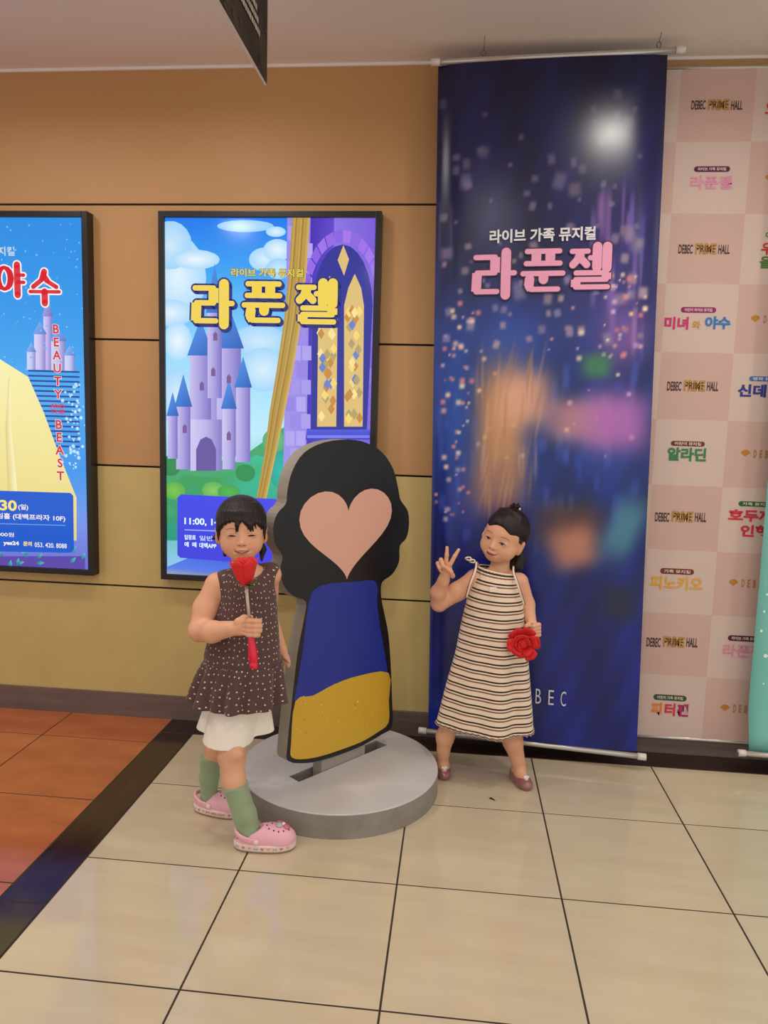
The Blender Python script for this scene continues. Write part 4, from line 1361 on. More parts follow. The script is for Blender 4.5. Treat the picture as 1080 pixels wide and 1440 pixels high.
def clog(parent, heel, toe, width, hgt, name_seed, charm, words):
    """a slip-on clog pointing from heel to toe (floor points)"""
    heel, toe = np.array(heel, float), np.array(toe, float)
    L = np.linalg.norm(toe - heel); f = (toe - heel) / L; u = np.array([0, 0, 1.0]); r = np.cross(f, u)
    W_ = lambda a, b, c: heel + f * a + r * b + u * c
    B = np.stack([f, r, u], 1)
    e = empty('clog', tuple((heel + toe) / 2 - np.array(wloc(parent)))); e.parent = parent
    lo = np.minimum(heel, toe) - .07; hi = np.maximum(heel, toe) + .07; lo[2] = -.01; hi[2] = .13
    w2 = width / 2
    K = Clay(lo, hi, .002)                                    # upper
    K.ell(W_(L * .60, 0, .036), (L * .40, w2 * .98, .046), B, 0)
    K.ell(W_(L * .30, 0, .026), (L * .30, w2 * .84, .036), B, .02)
    K.ell(W_(L * .78, 0, .030), (L * .22, w2 * .92, .030), B, .02)
    K.plane(W_(0, 0, .024), -u)
    K.ell(W_(L * .10, 0, .092), (L * .38, w2 * .82, .062), B, .004, 'cut')   # opening
    K.ell(W_(L * .60, 0, .030), (L * .31, w2 * .80, .040), B, .002, 'cut')
    K.build('upper', m_clog, e)
    K = Clay(lo, hi, .002)                                    # midsole
    K.ell(W_(L * .70, 0, .02), (L * .325, w2 * 1.04, .10), B, 0)
    K.ell(W_(L * .28, 0, .02), (L * .30, w2 * .88, .10), B, .05)
    K.plane(W_(0, 0, .028), u, .004); K.plane(W_(0, 0, .006), -u, .002)
    so = K.build('sole', m_sole, e)
    bvh = bvh_of(so)
    K = Clay(lo, hi, .002)
    K.ell(W_(L * .70, 0, .02), (L * .318, w2 * 1.02, .10), B, 0)
    K.ell(W_(L * .28, 0, .02), (L * .292, w2 * .86, .10), B, .05)
    K.plane(W_(0, 0, .0075), u, .001); K.plane(W_(0, 0, .0), -u, .001)
    K.build('tread', m_tread, e)
    st_ = [W_(L * .34 - .004, s * w2 * .90, .040 + 0) for s in (-1, 1)]
    pts = [W_(L * .38, -w2 * .90, .040), W_(L * .20, -w2 * .86, .046), W_(.012, -w2 * .56, .056), W_(.002, 0, .060), W_(.012, w2 * .56, .056), W_(L * .20, w2 * .86, .046), W_(L * .38, w2 * .90, .040)]
    K = Clay(lo, hi, .002)
    q_ = smooth_open(pts, 3)
    for i in range(len(q_) - 1):
        K.cone(q_[i] - u * .003, q_[i + 1] - u * .003, .0042, .0042, .002); K.cone(q_[i] + u * .005, q_[i + 1] + u * .005, .0042, .0042, .004)
    K.build('heel_strap', m_clog, e)
    for s in (-1, 1):
        p = W_(L * .38, s * w2 * .95, .040)
        bm = lathe(bmesh.new(), tuple(p), [(0, .007), (.006, .0065), (.0085, .004), (.0085, 0)], 16, axis=tuple(r * s))
        bm_obj('rivet', bm, m_clog2, e, True)
    upb = bvh_of([c for c in e.children if c.name.startswith('upper')][0])
    def on_top(a, b):
        h = upb.ray_cast(Vector(W_(a, b, .2)), Vector((0, 0, -1)), .3)
        return (h[0], h[1]) if h[0] is not None else (Vector(W_(a, b, .08)), Vector(u))
    for a, b in ((.60, -.55), (.66, -.66), (.73, -.70), (.80, -.66), (.58, .5), (.66, .6), (.74, .62), (.82, .5), (.62, 0), (.88, -.45), (.90, .25), (.54, -.28), (.54, .2)):
        p, n = on_top(L * a, w2 * b)
        bm = lathe(bmesh.new(), tuple(p + n * .0004), [(0, .0006), (.0027, .0006), (.0027, 0)], 10, axis=tuple(n))
        bm_obj('vent_hole', bm, m_hole, e)
    if charm:
        for (a, b, rr, m) in ((.76, -.22, .014, m_charmp), (.74, .12, .012, m_charmg), (.86, .05, .012, m_charmp), (.80, -.10, .0095, m_charmw)):
            p, n = on_top(L * a, w2 * b)
            bm = lathe(bmesh.new(), tuple(p), [(rr, 0), (rr, .003), (rr * .8, .006), (0, .0075)], 18, axis=tuple(n))
            bm_obj('charm', bm, m, e, True)
    # little marks round the side of the sole
    for i in range(9):
        a = L * (.06 + .105 * i)
        h = bvh.ray_cast(Vector(W_(a, .3, .017)), Vector(-r), .6)
        if h[0] is None: continue
        n = h[1]; t = n.cross(Vector(u)).normalized(); b_ = Vector(u)
        sz = .0062
        shp = [(0, -.8), (.9, .1), (.7, .8), (.25, .8), (0, .4), (-.25, .8), (-.7, .8), (-.9, .1)] if i % 3 else [(-1, .7), (-.2, .15), (.2, .15), (1, .7), (1, -.7), (.2, -.15), (-.2, -.15), (-1, -.7)]
        if words and 3 <= i <= 6: continue
        pydata('sole_mark', [h[0] + n * .0008 + t * (p[0] * sz) + b_ * (p[1] * sz) for p in shp], [tuple(range(len(shp)))], m_deco[i % 3], e)
    if words:
        def fw(uu_, vv_, l):
            h = bvh.ray_cast(Vector(W_(uu_, .3, vv_)), Vector(-r), .6)
            q = h[0] if h[0] is not None else Vector(W_(uu_, w2, vv_))
            return tuple(q + Vector(r) * l)
        text('sole_lettering', words, fw, L * .52, .017, .009, m_deco[1], e, bold=.03, lift=.0009, fit=L * .40)
    return e

def smooth_open(pts, n=4):
    pts = [np.array(p, float) for p in pts]
    out = []
    for i in range(len(pts) - 1):
        p0, p1, p2, p3 = pts[max(i - 1, 0)], pts[i], pts[i + 1], pts[min(i + 2, len(pts) - 1)]
        for s in range(n):
            t = s / n
            out.append(.5 * (2 * p1 + (p2 - p0) * t + (2 * p0 - 5 * p1 + 4 * p2 - p3) * t * t + (3 * p1 - p0 - 3 * p2 + p3) * t ** 3))
    out.append(pts[-1])
    return out

def petal(bm, c, axis, side, r, h, wid, curl, n=7, m=6):
    """a cupped petal standing around an axis"""
    axis = Vector(axis).normalized(); side = Vector(side).normalized(); tan = axis.cross(side)
    g = []
    for j in range(m + 1):
        t = j / m
        row = []
        for i in range(n + 1):
            s = (i / n - .5) * 2
            wv = wid * (.45 + .75 * math.sin(math.pi * min(1, .18 + t * .62))) 
            ang = s * wv
            rad = r * (.35 + .65 * t ** .7) + curl * t ** 4
            hh = h * t * (1 - .13 * s * s * t + (.05 if h < .07 else .012) * math.sin(5 * s + r * 900) * t)
            row.append(bm.verts.new(Vector(c) + axis * hh + (side * math.cos(ang) + tan * math.sin(ang)) * rad))
        g.append(row)
    for j in range(m):
        for i in range(n):
            bm.faces.new((g[j][i], g[j][i + 1], g[j + 1][i + 1], g[j + 1][i]))

def rose(parent, c, axis, R, h, counts=(4, 5, 6), flare=.004, jit=.0):
    axis = Vector(axis).normalized()
    a0 = Vector((0, 0, 1)) if abs(axis.z) < .9 else Vector((1, 0, 0))
    s0 = axis.cross(a0).normalized(); t0 = axis.cross(s0)
    k = 0
    for li, cnt in enumerate(counts):
        rr = R * (.38 + .62 * (li / max(1, len(counts) - 1)))
        for i in range(cnt):
            a = 2 * math.pi * (i + .37 * li) / cnt
            sd = s0 * math.cos(a) + t0 * math.sin(a)
            bm = bmesh.new()
            petal(bm, Vector(c) + axis * (h * jit * RND.uniform(-.5, .5)), (axis + sd * RND.uniform(-.1, .35) * jit * 2).normalized(), sd, rr * (1 + jit * RND.uniform(-.35, .35)), h * (1.02 - .05 * li) * (1 + jit * RND.uniform(-.3, .3)), math.pi / cnt * (1.35 - .3 * (jit > 0)), flare * li)
            o = bm_obj('petal', bm, m_red, parent, True)
            md = o.modifiers.new('thick', 'SOLIDIFY'); md.thickness = .003
            k += 1
    bm = lathe(bmesh.new(), tuple(c), [(0, h * .04), (R * .30, h * .1), (R * .42, h * .5), (R * .36, h * .86), (R * .18, h * .95), (0, h * .92)], 20, axis=tuple(axis))
    bm_obj('flower_heart', bm, m_red, parent, True)

def leaf(parent, a, b, w, up):
    a, b = Vector(a), Vector(b); d = b - a; s = d.cross(Vector(up)).normalized(); n = s.cross(d).normalized()
    bm = bmesh.new()
    L_, R_ = [], []
    C_ = []
    for i in range(8):
        t = i / 7; ww = w * math.sin(math.pi * (t * .92 + .04)) ** .8
        p = a + d * t - n * (.25 * w * math.sin(math.pi * t))
        C_.append(bm.verts.new(p)); L_.append(bm.verts.new(p + s * ww + n * ww * .3)); R_.append(bm.verts.new(p - s * ww + n * ww * .3))
    for i in range(7):
        bm.faces.new((L_[i], C_[i], C_[i + 1], L_[i + 1])); bm.faces.new((C_[i], R_[i], R_[i + 1], C_[i + 1]))
    o = bm_obj('leaf', bm, m_leaf, parent, True)
    o.modifiers.new('thick', 'SOLIDIFY').thickness = .0012
# ================================================================ child with the rose wand (left)
D1 = -0.88
k1 = tag(empty('person', (0.43, -0.87, 0)), 'person in brown dotted sleeveless top, cream shorts and green socks holding a red rose wand', 'person')
H1 = Head(PX(339.5, 745.5, -0.875), euler(math.radians(17), math.radians(5), math.radians(-1)), 1.0)
B1 = Clay((0.20, -1.12, 0.0), (0.68, -0.66, 1.19), .0021)
sculpt_head(B1, H1, 1.0)
B1.cone(H1.w((0, -.022, -.055)), PX(344, 803, -.862), .035, .040, .02)
B1.ell(PX(347, 850, D1 + .01), (.090, .066, .115), None, .03)
B1.ell(PX(341, 925, D1), (.105, .075, .10), None, .03)
B1.ell(PX(335, 975, D1), (.090, .065, .06), None, .03)
B1.cone(PX(308, 820, -.885), PX(382, 808, -.845), .034, .032, .03)
# right arm, bent in front of the body, hand closed round the wand
B1.chain([PX(304, 823, -.89), PX(289, 855, -.915), PX(281, 886, -.945)], [.0375, .0375, .035], .02)
B1.chain([PX(281, 887, -.945), PX(298, 888.5, -.985), PX(326, 884, -1.022)], [.0355, .0345, .0245], .014)
B1.ell(PX(338, 882.5, -1.030), (.026, .0165, .0265), None, .014)
for i, (y, x1_) in enumerate(((873.5, 365), (880.5, 365.5), (887, 365), (893, 363))):
    r_ = (.0082, .0084, .0082, .0076)[i]
    B1.chain([PX(341, 876 + 4.4 * i, -1.036), PX(350, y - .5, -1.066), PX(359, y, -1.073), PX(x1_, y, -1.060), PX(x1_ - 3, y + .5, -1.046)], [r_ * 1.05, r_, r_, r_ * .95, r_ * .85], .0035)
B1.chain([PX(334, 874, -1.034), PX(343, 868.5, -1.030), PX(353, 868, -1.026)], [.011, .0088, .0075], .006)
# left arm, hanging back to the standee
B1.chain([PX(380, 808, -.84), PX(378, 866, -.775), PX(396, 915, -.755)], [.031, .028, .021], .015)
B1.ell(PX(401, 927, -.757), (.018, .013, .021), None, .01)
for i in range(4):
    B1.chain([PX(402 + i * 1.2, 930, -.757 + .006 * i), PX(405 + i * .6, 937 - i, -.752 + .006 * i)], [.0078, .0062], .003)
B1.chain([PX(400, 924, -.768), PX(406, 930, -.772)], [.008, .0065], .003)
# legs
B1.chain([PX(330, 1000, -.885), PX(326, 1062, -.93), PX(329, 1098, -.948), PX(349, 1160, -.966)], [.058, .0440, .0355, .024], .02)
B1.ell(PX(331, 1058, -.955), (.028, .026, .026), None, .02)
B1.chain([PX(350, 1162, -.966), PX(352, 1182, -.966), PX(384, 1188, -.962)], [.024, .023, .02], .01)
B1.chain([PX(338, 1000, -.845), PX(303, 1052, -.80), PX(294, 1085, -.785), PX(294, 1122, -.775)], [.052, .034, .027, .021], .012)
B1.chain([PX(294, 1124, -.775), PX(294, 1136, -.775), PX(322, 1141, -.782)], [.021, .02, .018], .01)
body1 = B1.build('body', m_skin, k1, 2)
bv = bvh_of(body1)
for s in (-1, 1):
    xs, zt = arc(s * .031 - .0135, s * .031 + .0135, -.0142, .0038, tilt=s * .0006)
    _, zb = arc(s * .031 - .0135, s * .031 + .0135, -.0148, -.0012, tilt=s * .0006)
    decal('eye', bv, H1, xs, zt, zb, m_lid, body1, .0009)
    xs, zt = arc(s * .031 - .016, s * .031 + .016, -.0085, .0022)
    decal('eyelid_crease', bv, H1, xs, zt + .0007, zt - .0003, m_brow, body1, .0006, 1)
    xs, zt = arc(s * .033 - .016, s * .033 + .016, .006, .0045)
    decal('eyebrow', bv, H1, xs, zt + .0010, zt - .0012, m_brow, body1, .0006, 1)
xs, zm = arc(-.0245, .0245, -.0625, -.0034)
decal('upper_lip', bv, H1, xs, zm + .0058 - .0052 * np.linspace(-1, 1, 13) ** 2, zm, m_lip, body1, .0006)
decal('lower_lip', bv, H1, xs, zm - .001, zm - .0085 + .0068 * np.linspace(-1, 1, 13) ** 2, m_lip, body1, .0006)
decal('mouth_line', bv, H1, xs, zm + .0012 - .0008 * np.linspace(-1, 1, 13) ** 2, zm - .0022 + .0018 * np.linspace(-1, 1, 13) ** 2, m_mouth, body1, .0011)
xs2, zm2 = arc(-.011, .011, -.0632, -.0022)
decal('teeth', bv, H1, xs2, zm2 + .0006, zm2 - .0006, m_teeth, body1, .0014, 1)
for s in (-1, 1):
    xs, zt = arc(s * .0085 - .0032, s * .0085 + .0032, -.0452, .0012, 7)
    decal('nostril', bv, H1, xs, zt + .0005, zt - .0012, m_mouth, body1, .0006, 1)

def hair_clay(H, lo=(-.13, -.15, -.16), hi=(.13, .13, .17)):
    cs = np.array([H.w((x, y, z)) for x in (lo[0], hi[0]) for y in (lo[1], hi[1]) for z in (lo[2], hi[2])])
    return Clay(cs.min(0), cs.max(0), .0016)
def face_y(H, x, z):
    f = Vector(H.R @ np.array([0, 1, 0]))
    h = bv.ray_cast(Vector(H.w((x, .16, z))), -f, .3)
    return .02 if h[0] is None else .16 - h[3] / H.s
K = hair_clay(H1)
H1.ell(K, (0, -.016, .034), (.0835, .0945, .0835), 0)
H1.ell(K, (0, -.045, -.02), (.070, .062, .062), .02)
H1.ell(K, (0, .098, -.046), (.082, .088, .108), .006, 'cut')
H1.ell(K, (0, .02, -.11), (.075, .085, .075), .006, 'cut')
for s in (-1, 1):   # ears stay free, a lock in front of each
    H1.ell(K, (s * .088, -.004, -.022), (.016, .022, .030), .004, 'cut')
def lock(K, H, pts, rs, k=.004):
    K.chain([H.w(p) for p in pts], [r * H.s for r in rs], k, 'add')
for x0, x1_, zt_, r_ in ((-.058, -.070, -.006, .009), (-.050, -.062, .012, .008), (-.040, -.050, .022, .007), (-.030, -.037, .028, .006), (-.022, -.026, .030, .005), (-.015, -.0175, -.004, .0048), (-.011, -.0115, -.001, .0046), (-.004, -.003, .026, .005), (.006, .011, .022, .006), (.013, .021, .008, .0066), (.018, .029, -.001, .0068), (.024, .037, .000, .0066), (.032, .046, .010, .0055), (.042, .056, .014, .007), (.050, .064, .004, .008), (.058, .071, -.004, .0085)):
    xm = (x0 + x1_) / 2; zm_ = (.046 + zt_) / 2
    lock(K, H1, [(x0 * .8, face_y(H1, x0 * .8, .080), .084), (x0, face_y(H1, x0, .060) + .003, .060), (xm, face_y(H1, xm, zm_) + .0035, zm_), (x1_, face_y(H1, x1_, zt_) + .0012, zt_)], [.010, .0095, r_ * .95, r_ * .3])
for s in (-1, 1):
    lock(K, H1, [(s * .064, .030, .050), (s * .0745, .026, .008), (s * .0735, .030, -.030)], [.010, .0075, .002])
lock(K, H1, [(-.060, -.062, -.030), (-.082, -.060, -.026), (-.096, -.050, -.030)], [.014, .010, .003])
lock(K, H1, [(.055, -.062, -.035), (.070, -.050, -.070), (.066, -.040, -.105)], [.016, .013, .004])
lock(K, H1, [(-.050, -.055, -.05), (-.055, -.045, -.085)], [.015, .006])
K.build('hair', m_hair, k1, 1)

# top: bodice + gathered peplum
K = Clay((0.24, -1.0, 0.50), (0.66, -0.72, 0.97), .0022)
K.cone(PX(349, 838, D1 + .005), PX(341, 925, D1), .096, .130, .01, 'add', ((0, 1, 0), .76))
K.cone(PX(316, 818, -.882), PX(380, 806, -.848), .040, .038, .03)
K.plane(PX(341, 938, D1), (0, 0, -1))
K.ell(PX(349, 792, -.930), (.066, .085, .058), None, .006, 'cut')
K.ell(PX(291, 832, -.915), (.040, .075, .062), None, .006, 'cut')
K.cone(PX(304, 823, -.89), PX(281, 886, -.945), .0365, .033, .003, 'cut')
K.ell(PX(402, 818, -.83), (.034, .075, .060), None, .006, 'cut')
top1 = K.build('sleeveless_top', m_dots, k1, 2, uv=(PX(345, 880, D1)[0], D1, .125))
def pr(y, xa, xb, ryk=.74, d=D1):
    a, b = PX(xa, y, d), PX(xb, y, d)
    return ((a[0] + b[0]) / 2, d, (a[2] + b[2]) / 2, (b[0] - a[0]) / 2, (b[0] - a[0]) / 2 * ryk)
def pep_rip(t, a):
    am = .017 * t ** .7
    return (am * (math.sin(15 * a + .6 * math.sin(3 * a)) * .7 + .5 * math.sin(9 * a + 1)), -.006 * t * math.cos(a * 2) + .003 * t * math.sin(15 * a))
ring_cloth('peplum', [pr(930, 288, 396), pr(940, 283, 397), pr(955, 277, 398), pr(972, 272, 399), pr(984, 269, 400)], 180, m_dots, top1, pep_rip, .003)
m_bind = mat('brown_binding', (78, 54, 52), .8)

# shorts
Ka = Clay((0.22, -1.02, 0.26), (0.62, -0.70, 0.56), .0022)
Ka.cone(PX(333, 985, -.885), PX(316.5, 1060, -.915), .082, .0835, .01, 'add', ((0, 1, 0), .86))
Ka.plane(PX(316, 1041, -.915), (-.02, .12, -1))
Ka.cone(PX(333, 985, -.885), PX(316.5, 1066, -.915), .070, .0765, .0, 'cut', ((0, 1, 0), .84))
Kb = Clay((0.22, -1.02, 0.26), (0.62, -0.70, 0.56), .0022)
Kb.cone(PX(336, 985, -.86), PX(331, 1040, -.845), .110, .146, .01, 'add', ((0, 1, 0), .50))
Kb.plane(PX(331, 1024, -.845), (.02, 0, -1))
Kb.cone(PX(336, 995, -.86), PX(331, 1046, -.845), .098, .138, .0, 'cut', ((0, 1, 0), .46))
t_ = np.maximum(.012 - np.abs(Ka.D - Kb.D), 0) / .012
Ka.D = np.minimum(Ka.D, Kb.D) - t_ * t_ * .003
sh1 = Ka.build('shorts', m_short, k1, 2)
a_ = [PX(316.5, 1038.2, -.915) + np.array([.0815 * math.sin(q), -.0725 * math.cos(q), .0093 * -math.cos(q) * 1.0]) for q in np.linspace(0, 2 * math.pi, 49)]

# socks
for nm, pts, rs, pl_, pn in (('sock', [PX(325, 1090, -.94), PX(330, 1104, -.951), PX(344, 1146, -.963), PX(350, 1170, -.966), PX(353, 1184, -.966), PX(378, 1189, -.962)], [.0410, .0405, .0385, .0380, .0365, .029], PX(328, 1103, -.95), (-.25, 0, 1)),
                             ('sock', [PX(297, 1050, -.80), PX(296, 1066, -.792), PX(294, 1092, -.782), PX(294, 1120, -.775), PX(294, 1137, -.775), PX(318, 1142, -.781)], [.0365, .036, .0345, .029, .028, .024], PX(296, 1063, -.79), (.05, 0, 1))):
    p_ = np.array(pts)
    K = Clay(p_.min(0) - .05, p_.max(0) + .05, .002)
    K.chain(pts, rs, .012)
    K.plane(pl_, pn)
    K.build(nm, m_sock, k1, 2)
clog(k1, (.449, -.983, 0), (.645, -.955, 0), .088, .09, 1, True, None)
clog(k1, (.236, -.768, 0), (.425, -.792, 0), .084, .09, 2, False, 'MY MELODY')

# rose wand in the hand
WA, WB = np.array(PX(357.5, 941, -1.058)), np.array(PX(346, 822, -1.050))
ax1 = (WB - WA) / np.linalg.norm(WB - WA)
w1 = tag(empty('rose_wand', tuple(WA)), 'red rose bud on a silver stem with crimson handle, held upright', 'toy wand')
hl = np.linalg.norm(PX(354, 890, -1.055) - WA)
bm = lathe(bmesh.new(), tuple(WA), [(0, 0), (.010, .002), (.0135, .010), (.0135, .018), (.0115, .021), (.0118, .023), (.0145, .028), (.0146, .05), (.0115, .085), (.0088, hl + .015), (.0065, hl + .02), (0, hl + .021)], 24, axis=tuple(ax1))
bm_obj('handle', bm, m_handle, w1, True)
tube_obj('stem', [WA + ax1 * hl, WB + ax1 * .01], [.0052, .0050], m_stem, w1)
RB = WB - ax1 * .002
rose(w1, RB, ax1, .043, .086, (4, 5, 6), .001, .04)
leaf(w1, WB, PX(361, 819, -1.085), .010, (0, 0, 1)); leaf(w1, WB, PX(331, 820, -1.075), .006, (0, 0, 1)); leaf(w1, WB, PX(355, 826, -1.09), .010, (0, 0, 1))
leaf(w1, WB, PX(350, 818, -1.0), .012, (0, 0, 1))

# ================================================================ child in the striped dress (right)
D2 = -0.37
k2 = tag(empty('person', (1.29, -0.37, 0)), 'person in cream dress with black and brown stripes making a two-finger sign', 'person')
H2 = Head(PX(709, 755, -0.372), euler(math.radians(-27), math.radians(3), math.radians(17)), .985)
B2 = Clay((1.02, -0.58, 0.0), (1.54, -0.24, 1.15), .0021)
sculpt_head(B2, H2, .3)
B2.cone(H2.w((0, -.024, -.055)), PX(702, 803, -.365), .034, .038, .02)
B2.ell(PX(698, 842, D2), (.086, .060, .105), None, .03)
B2.ell(PX(692, 905, D2), (.092, .068, .10), None, .03)
B2.ell(PX(686, 965, D2), (.095, .070, .08), None, .03)
B2.cone(PX(670, 813, -.370), PX(727, 817, -.362), .032, .031, .03)
B2.chain([PX(668, 814, -.370), PX(643, 832, -.366), PX(618, 849, -.372)], [.0365, .0350, .0310], .018)
B2.chain([PX(617, 848, -.374), PX(616.5, 833, -.400), PX(624, 815, -.433)], [.0315, .0300, .0205], .012)
B2.cone(PX(623.5, 818, -.432), PX(627, 804, -.448), .0205, .0185, .012)
B2.ell(PX(627.5, 800, -.449), (.0225, .0125, .0235), None, .012)
B2.chain([PX(633, 794, -.453), PX(639.5, 782, -.457), PX(645, 773, -.455)], [.0088, .0076, .0062], .004)
B2.chain([PX(627, 792, -.453), PX(628.3, 780, -.457), PX(628.6, 770, -.455)], [.0088, .0078, .0064], .004)
B2.chain([PX(621.5, 793, -.453), PX(620, 787, -.468), PX(623, 796, -.476), PX(624.5, 800, -.469)], [.0088, .008, .0076, .0066], .003)
B2.chain([PX(617, 797, -.451), PX(615.5, 792, -.464), PX(618, 799, -.472), PX(619.5, 803, -.465)], [.008, .0074, .007, .006], .003)
B2.chain([PX(636.5, 810, -.447), PX(634, 804, -.469), PX(626, 797.5, -.484)], [.0098, .0085, .007], .004)
B2.chain([PX(731, 818, -.362), PX(741, 850, -.35), PX(746, 872, -.385)], [.033, .029, .0225], .015)
B2.ell(PX(751.5, 883, -.402), (.0200, .019, .0235), None, .012)
for i in range(4):
    B2.chain([PX(757.5, 878 + 4.6 * i, -.400), PX(758, 878.5 + 4.8 * i, -.422), PX(750, 881 + 4.6 * i, -.434), PX(744.5, 881.5 + 4.4 * i, -.424)], [.0082, .0080, .0078, .0066], .0035)
B2.chain([PX(747, 875, -.405), PX(741, 880, -.425), PX(740, 887, -.436)], [.010, .0085, .007], .004)
B2.chain([PX(646, 985, -.372), PX(626, 1036, -.366), PX(621, 1078, -.352)], [.036, .0335, .0215], .02)
B2.chain([PX(706, 990, -.372), PX(721, 1042, -.372), PX(733, 1088, -.362)], [.052, .0375, .0235], .02)
SH = [((1.1215, -.305, 0), (1.132, -.418, 0), .060), ((1.408, -.325, 0), (1.462, -.452, 0), .064)]
for h_, t_, w_ in SH:
    h_, t_ = np.array(h_), np.array(t_); f_ = t_ - h_
    B2.chain([h_ + f_ * .25 + np.array([0, 0, .045]), h_ + f_ * .5 + np.array([0, 0, .035]), h_ + f_ * .80 + np.array([0, 0, .022])], [.023, .022, .019], .014)
    B2.ell(h_ + f_ * .2 + np.array([0, 0, .026]), .023, None, .014)
body2 = B2.build('body', m_skin, k2, 2)
bv = bvh_of(body2)
for s in (-1, 1):
    t13 = np.linspace(-1, 1, 13)
    xs, zt = arc(s * .031 - .0135, s * .031 + .0135, -.0125, .0048, tilt=s * .0008)
    _, zb = arc(s * .031 - .0135, s * .031 + .0135, -.0128, -.0030, tilt=s * .0008)
    eye = decal('eye', bv, H2, xs, zt, zb, m_eyew, body2, .0006)
    xi = np.linspace(-.0068, .0068, 9); ci = np.sqrt(np.maximum(0, 1 - (xi / .0069) ** 2)) * .0060
    decal('iris', bv, H2, s * .0305 + xi, np.minimum(-.0112 + ci, -.0080), np.maximum(-.0112 - ci, -.0158), m_iris, body2, .0010)
    decal('eyelash', bv, H2, xs, zt + .0020, zt - .0012, m_lid, body2, .0012, 1)
    xs, zt = arc(s * .034 - .017, s * .034 + .017, .010, .004, tilt=-s * .0015)
    decal('eyebrow', bv, H2, xs, zt + .0018, zt - .0014, m_brow, body2, .0006, 1)
    xs, zt = arc(s * .0085 - .0032, s * .0085 + .0032, -.0452, .0012, 7)
    decal('nostril', bv, H2, xs, zt + .0005, zt - .0012, m_mouth, body2, .0006, 1)
xs, zm = arc(-.0225, .0225, -.0628, -.0030)
decal('upper_lip', bv, H2, xs, zm + .0062 - .0056 * t13 ** 2, zm, m_lip, body2, .0006)
decal('lower_lip', bv, H2, xs, zm - .001, zm - .0082 + .0066 * t13 ** 2, m_lip, body2, .0006)
decal('mouth_line', bv, H2, xs, zm + .0012 - .0008 * t13 ** 2, zm - .0024 + .0020 * t13 ** 2, m_mouth, body2, .0011)

K = hair_clay(H2)
H2.ell(K, (0, -.018, .032), (.0825, .0935, .0840), 0)
H2.ell(K, (0, -.050, -.015), (.070, .058, .060), .02)
H2.ell(K, (0, .024, .044), (.0655, .0605, .0565), .02)
H2.ell(K, (0, .104, -.063), (.072, .088, .116), .014, 'cut')
H2.ell(K, (0, .03, -.115), (.080, .085, .080), .006, 'cut')
for s in (-1, 1):
    H2.ell(K, (s * .088, -.002, -.024), (.016, .024, .030), .004, 'cut')
    lock(K, H2, [(s * .058, .038, .040), (s * .074, .020, .012), (s * .078, .004, .004)], [.006, .005, .003])
for i in range(9):                                      # combed-back ridges
    x = -.056 + .014 * i
    lock(K, H2, [(x, .074 - 6 * x * x, .062 - 5 * x * x), (x * .8, .02, .108 - 3 * x * x), (x * .25, -.012, .116)], [.0045, .0065, .006], .006)
for i in range(7):                                      # little fountain of hair on the crown
    a = 2 * math.pi * i / 7
    lock(K, H2, [(0, -.014, .112), (.012 * math.cos(a), -.014 + .012 * math.sin(a), .128), (.026 * math.cos(a), -.014 + .022 * math.sin(a), .124 + .008 * (i % 3))], [.009, .0065, .0025])
for pts, rs in (([(.050, -.060, -.03), (.072, -.052, -.062), (.078, -.040, -.094), (.062, -.030, -.112)], [.018, .017, .013, .004]),
                ([(.050, -.060, -.03), (.084, -.055, -.066), (.092, -.048, -.098), (.080, -.046, -.120)], [.014, .012, .009, .003]),
                ([(.04, -.06, -.04), (.058, -.048, -.085), (.050, -.040, -.108), (.040, -.030, -.104)], [.016, .012, .008, .003]),
                ([(-.040, -.060, -.04), (-.050, -.055, -.08)], [.016, .006])):
    lock(K, H2, pts, rs)
hair2 = K.build('hair', m_hair, k2, 1)
m_tie = mat('pale_hair_tie', (226, 196, 200), .4)
c_ = H2.w((.016, -.010, .124))
bm = bmesh.new(); bmesh.ops.create_icosphere(bm, subdivisions=2, radius=.006, matrix=Matrix.Translation(tuple(c_)))
bm_obj('hair_tie_bead', bm, m_tie, hair2, True)
ring = [H2.w((.011 * math.cos(q), -.014 + .011 * math.sin(q), .116)) for q in np.linspace(0, 2 * math.pi, 17)]
tube_obj('hair_tie', ring, .0035, m_tie, hair2, 8)

def dr(y, cx, hw, ry):
    c = PX(cx, y, D2); s = PX(cx + hw, y, D2)
    return (c[0], D2, c[2], s[0] - c[0], ry)
def dress_rip(t, a):
    g = .0022 * max(0, 1 - t * 6) * math.sin(34 * a)
    f_ = .010 * max(0, t - .25) ** 1.1 * (math.sin(5 * a + .8) + .6 * math.sin(8 * a - .6)) * 1.5
    hem = max(0, t - .955) / .045
    return (g + f_ + .006 * hem * math.sin(46 * a), -.0125 * math.sin(a) * max(0, 1 - t * 2.2) - .010 * math.sin(a) * t + .004 * hem * math.sin(46 * a + 1) - .008 * t * math.cos(a))
rings2 = [dr(801, 698, 26.5, .070), dr(812, 697.5, 30, .076), dr(828, 696.5, 35.5, .082), dr(848, 695.5, 40, .086), dr(880, 692.8, 45, .090), dr(920, 691, 51, .096), dr(960, 687, 58, .103), dr(1000, 683.5, 64.5, .110), dr(1019, 681.5, 67, .113)]
dress = ring_cloth('striped_dress', rings2, 220, m_stripes, k2, dress_rip, .003)
m_trim = mat('cream_trim', (240, 222, 204), .7)
m_trimd = mat('dark_trim', (40, 28, 28), .7)
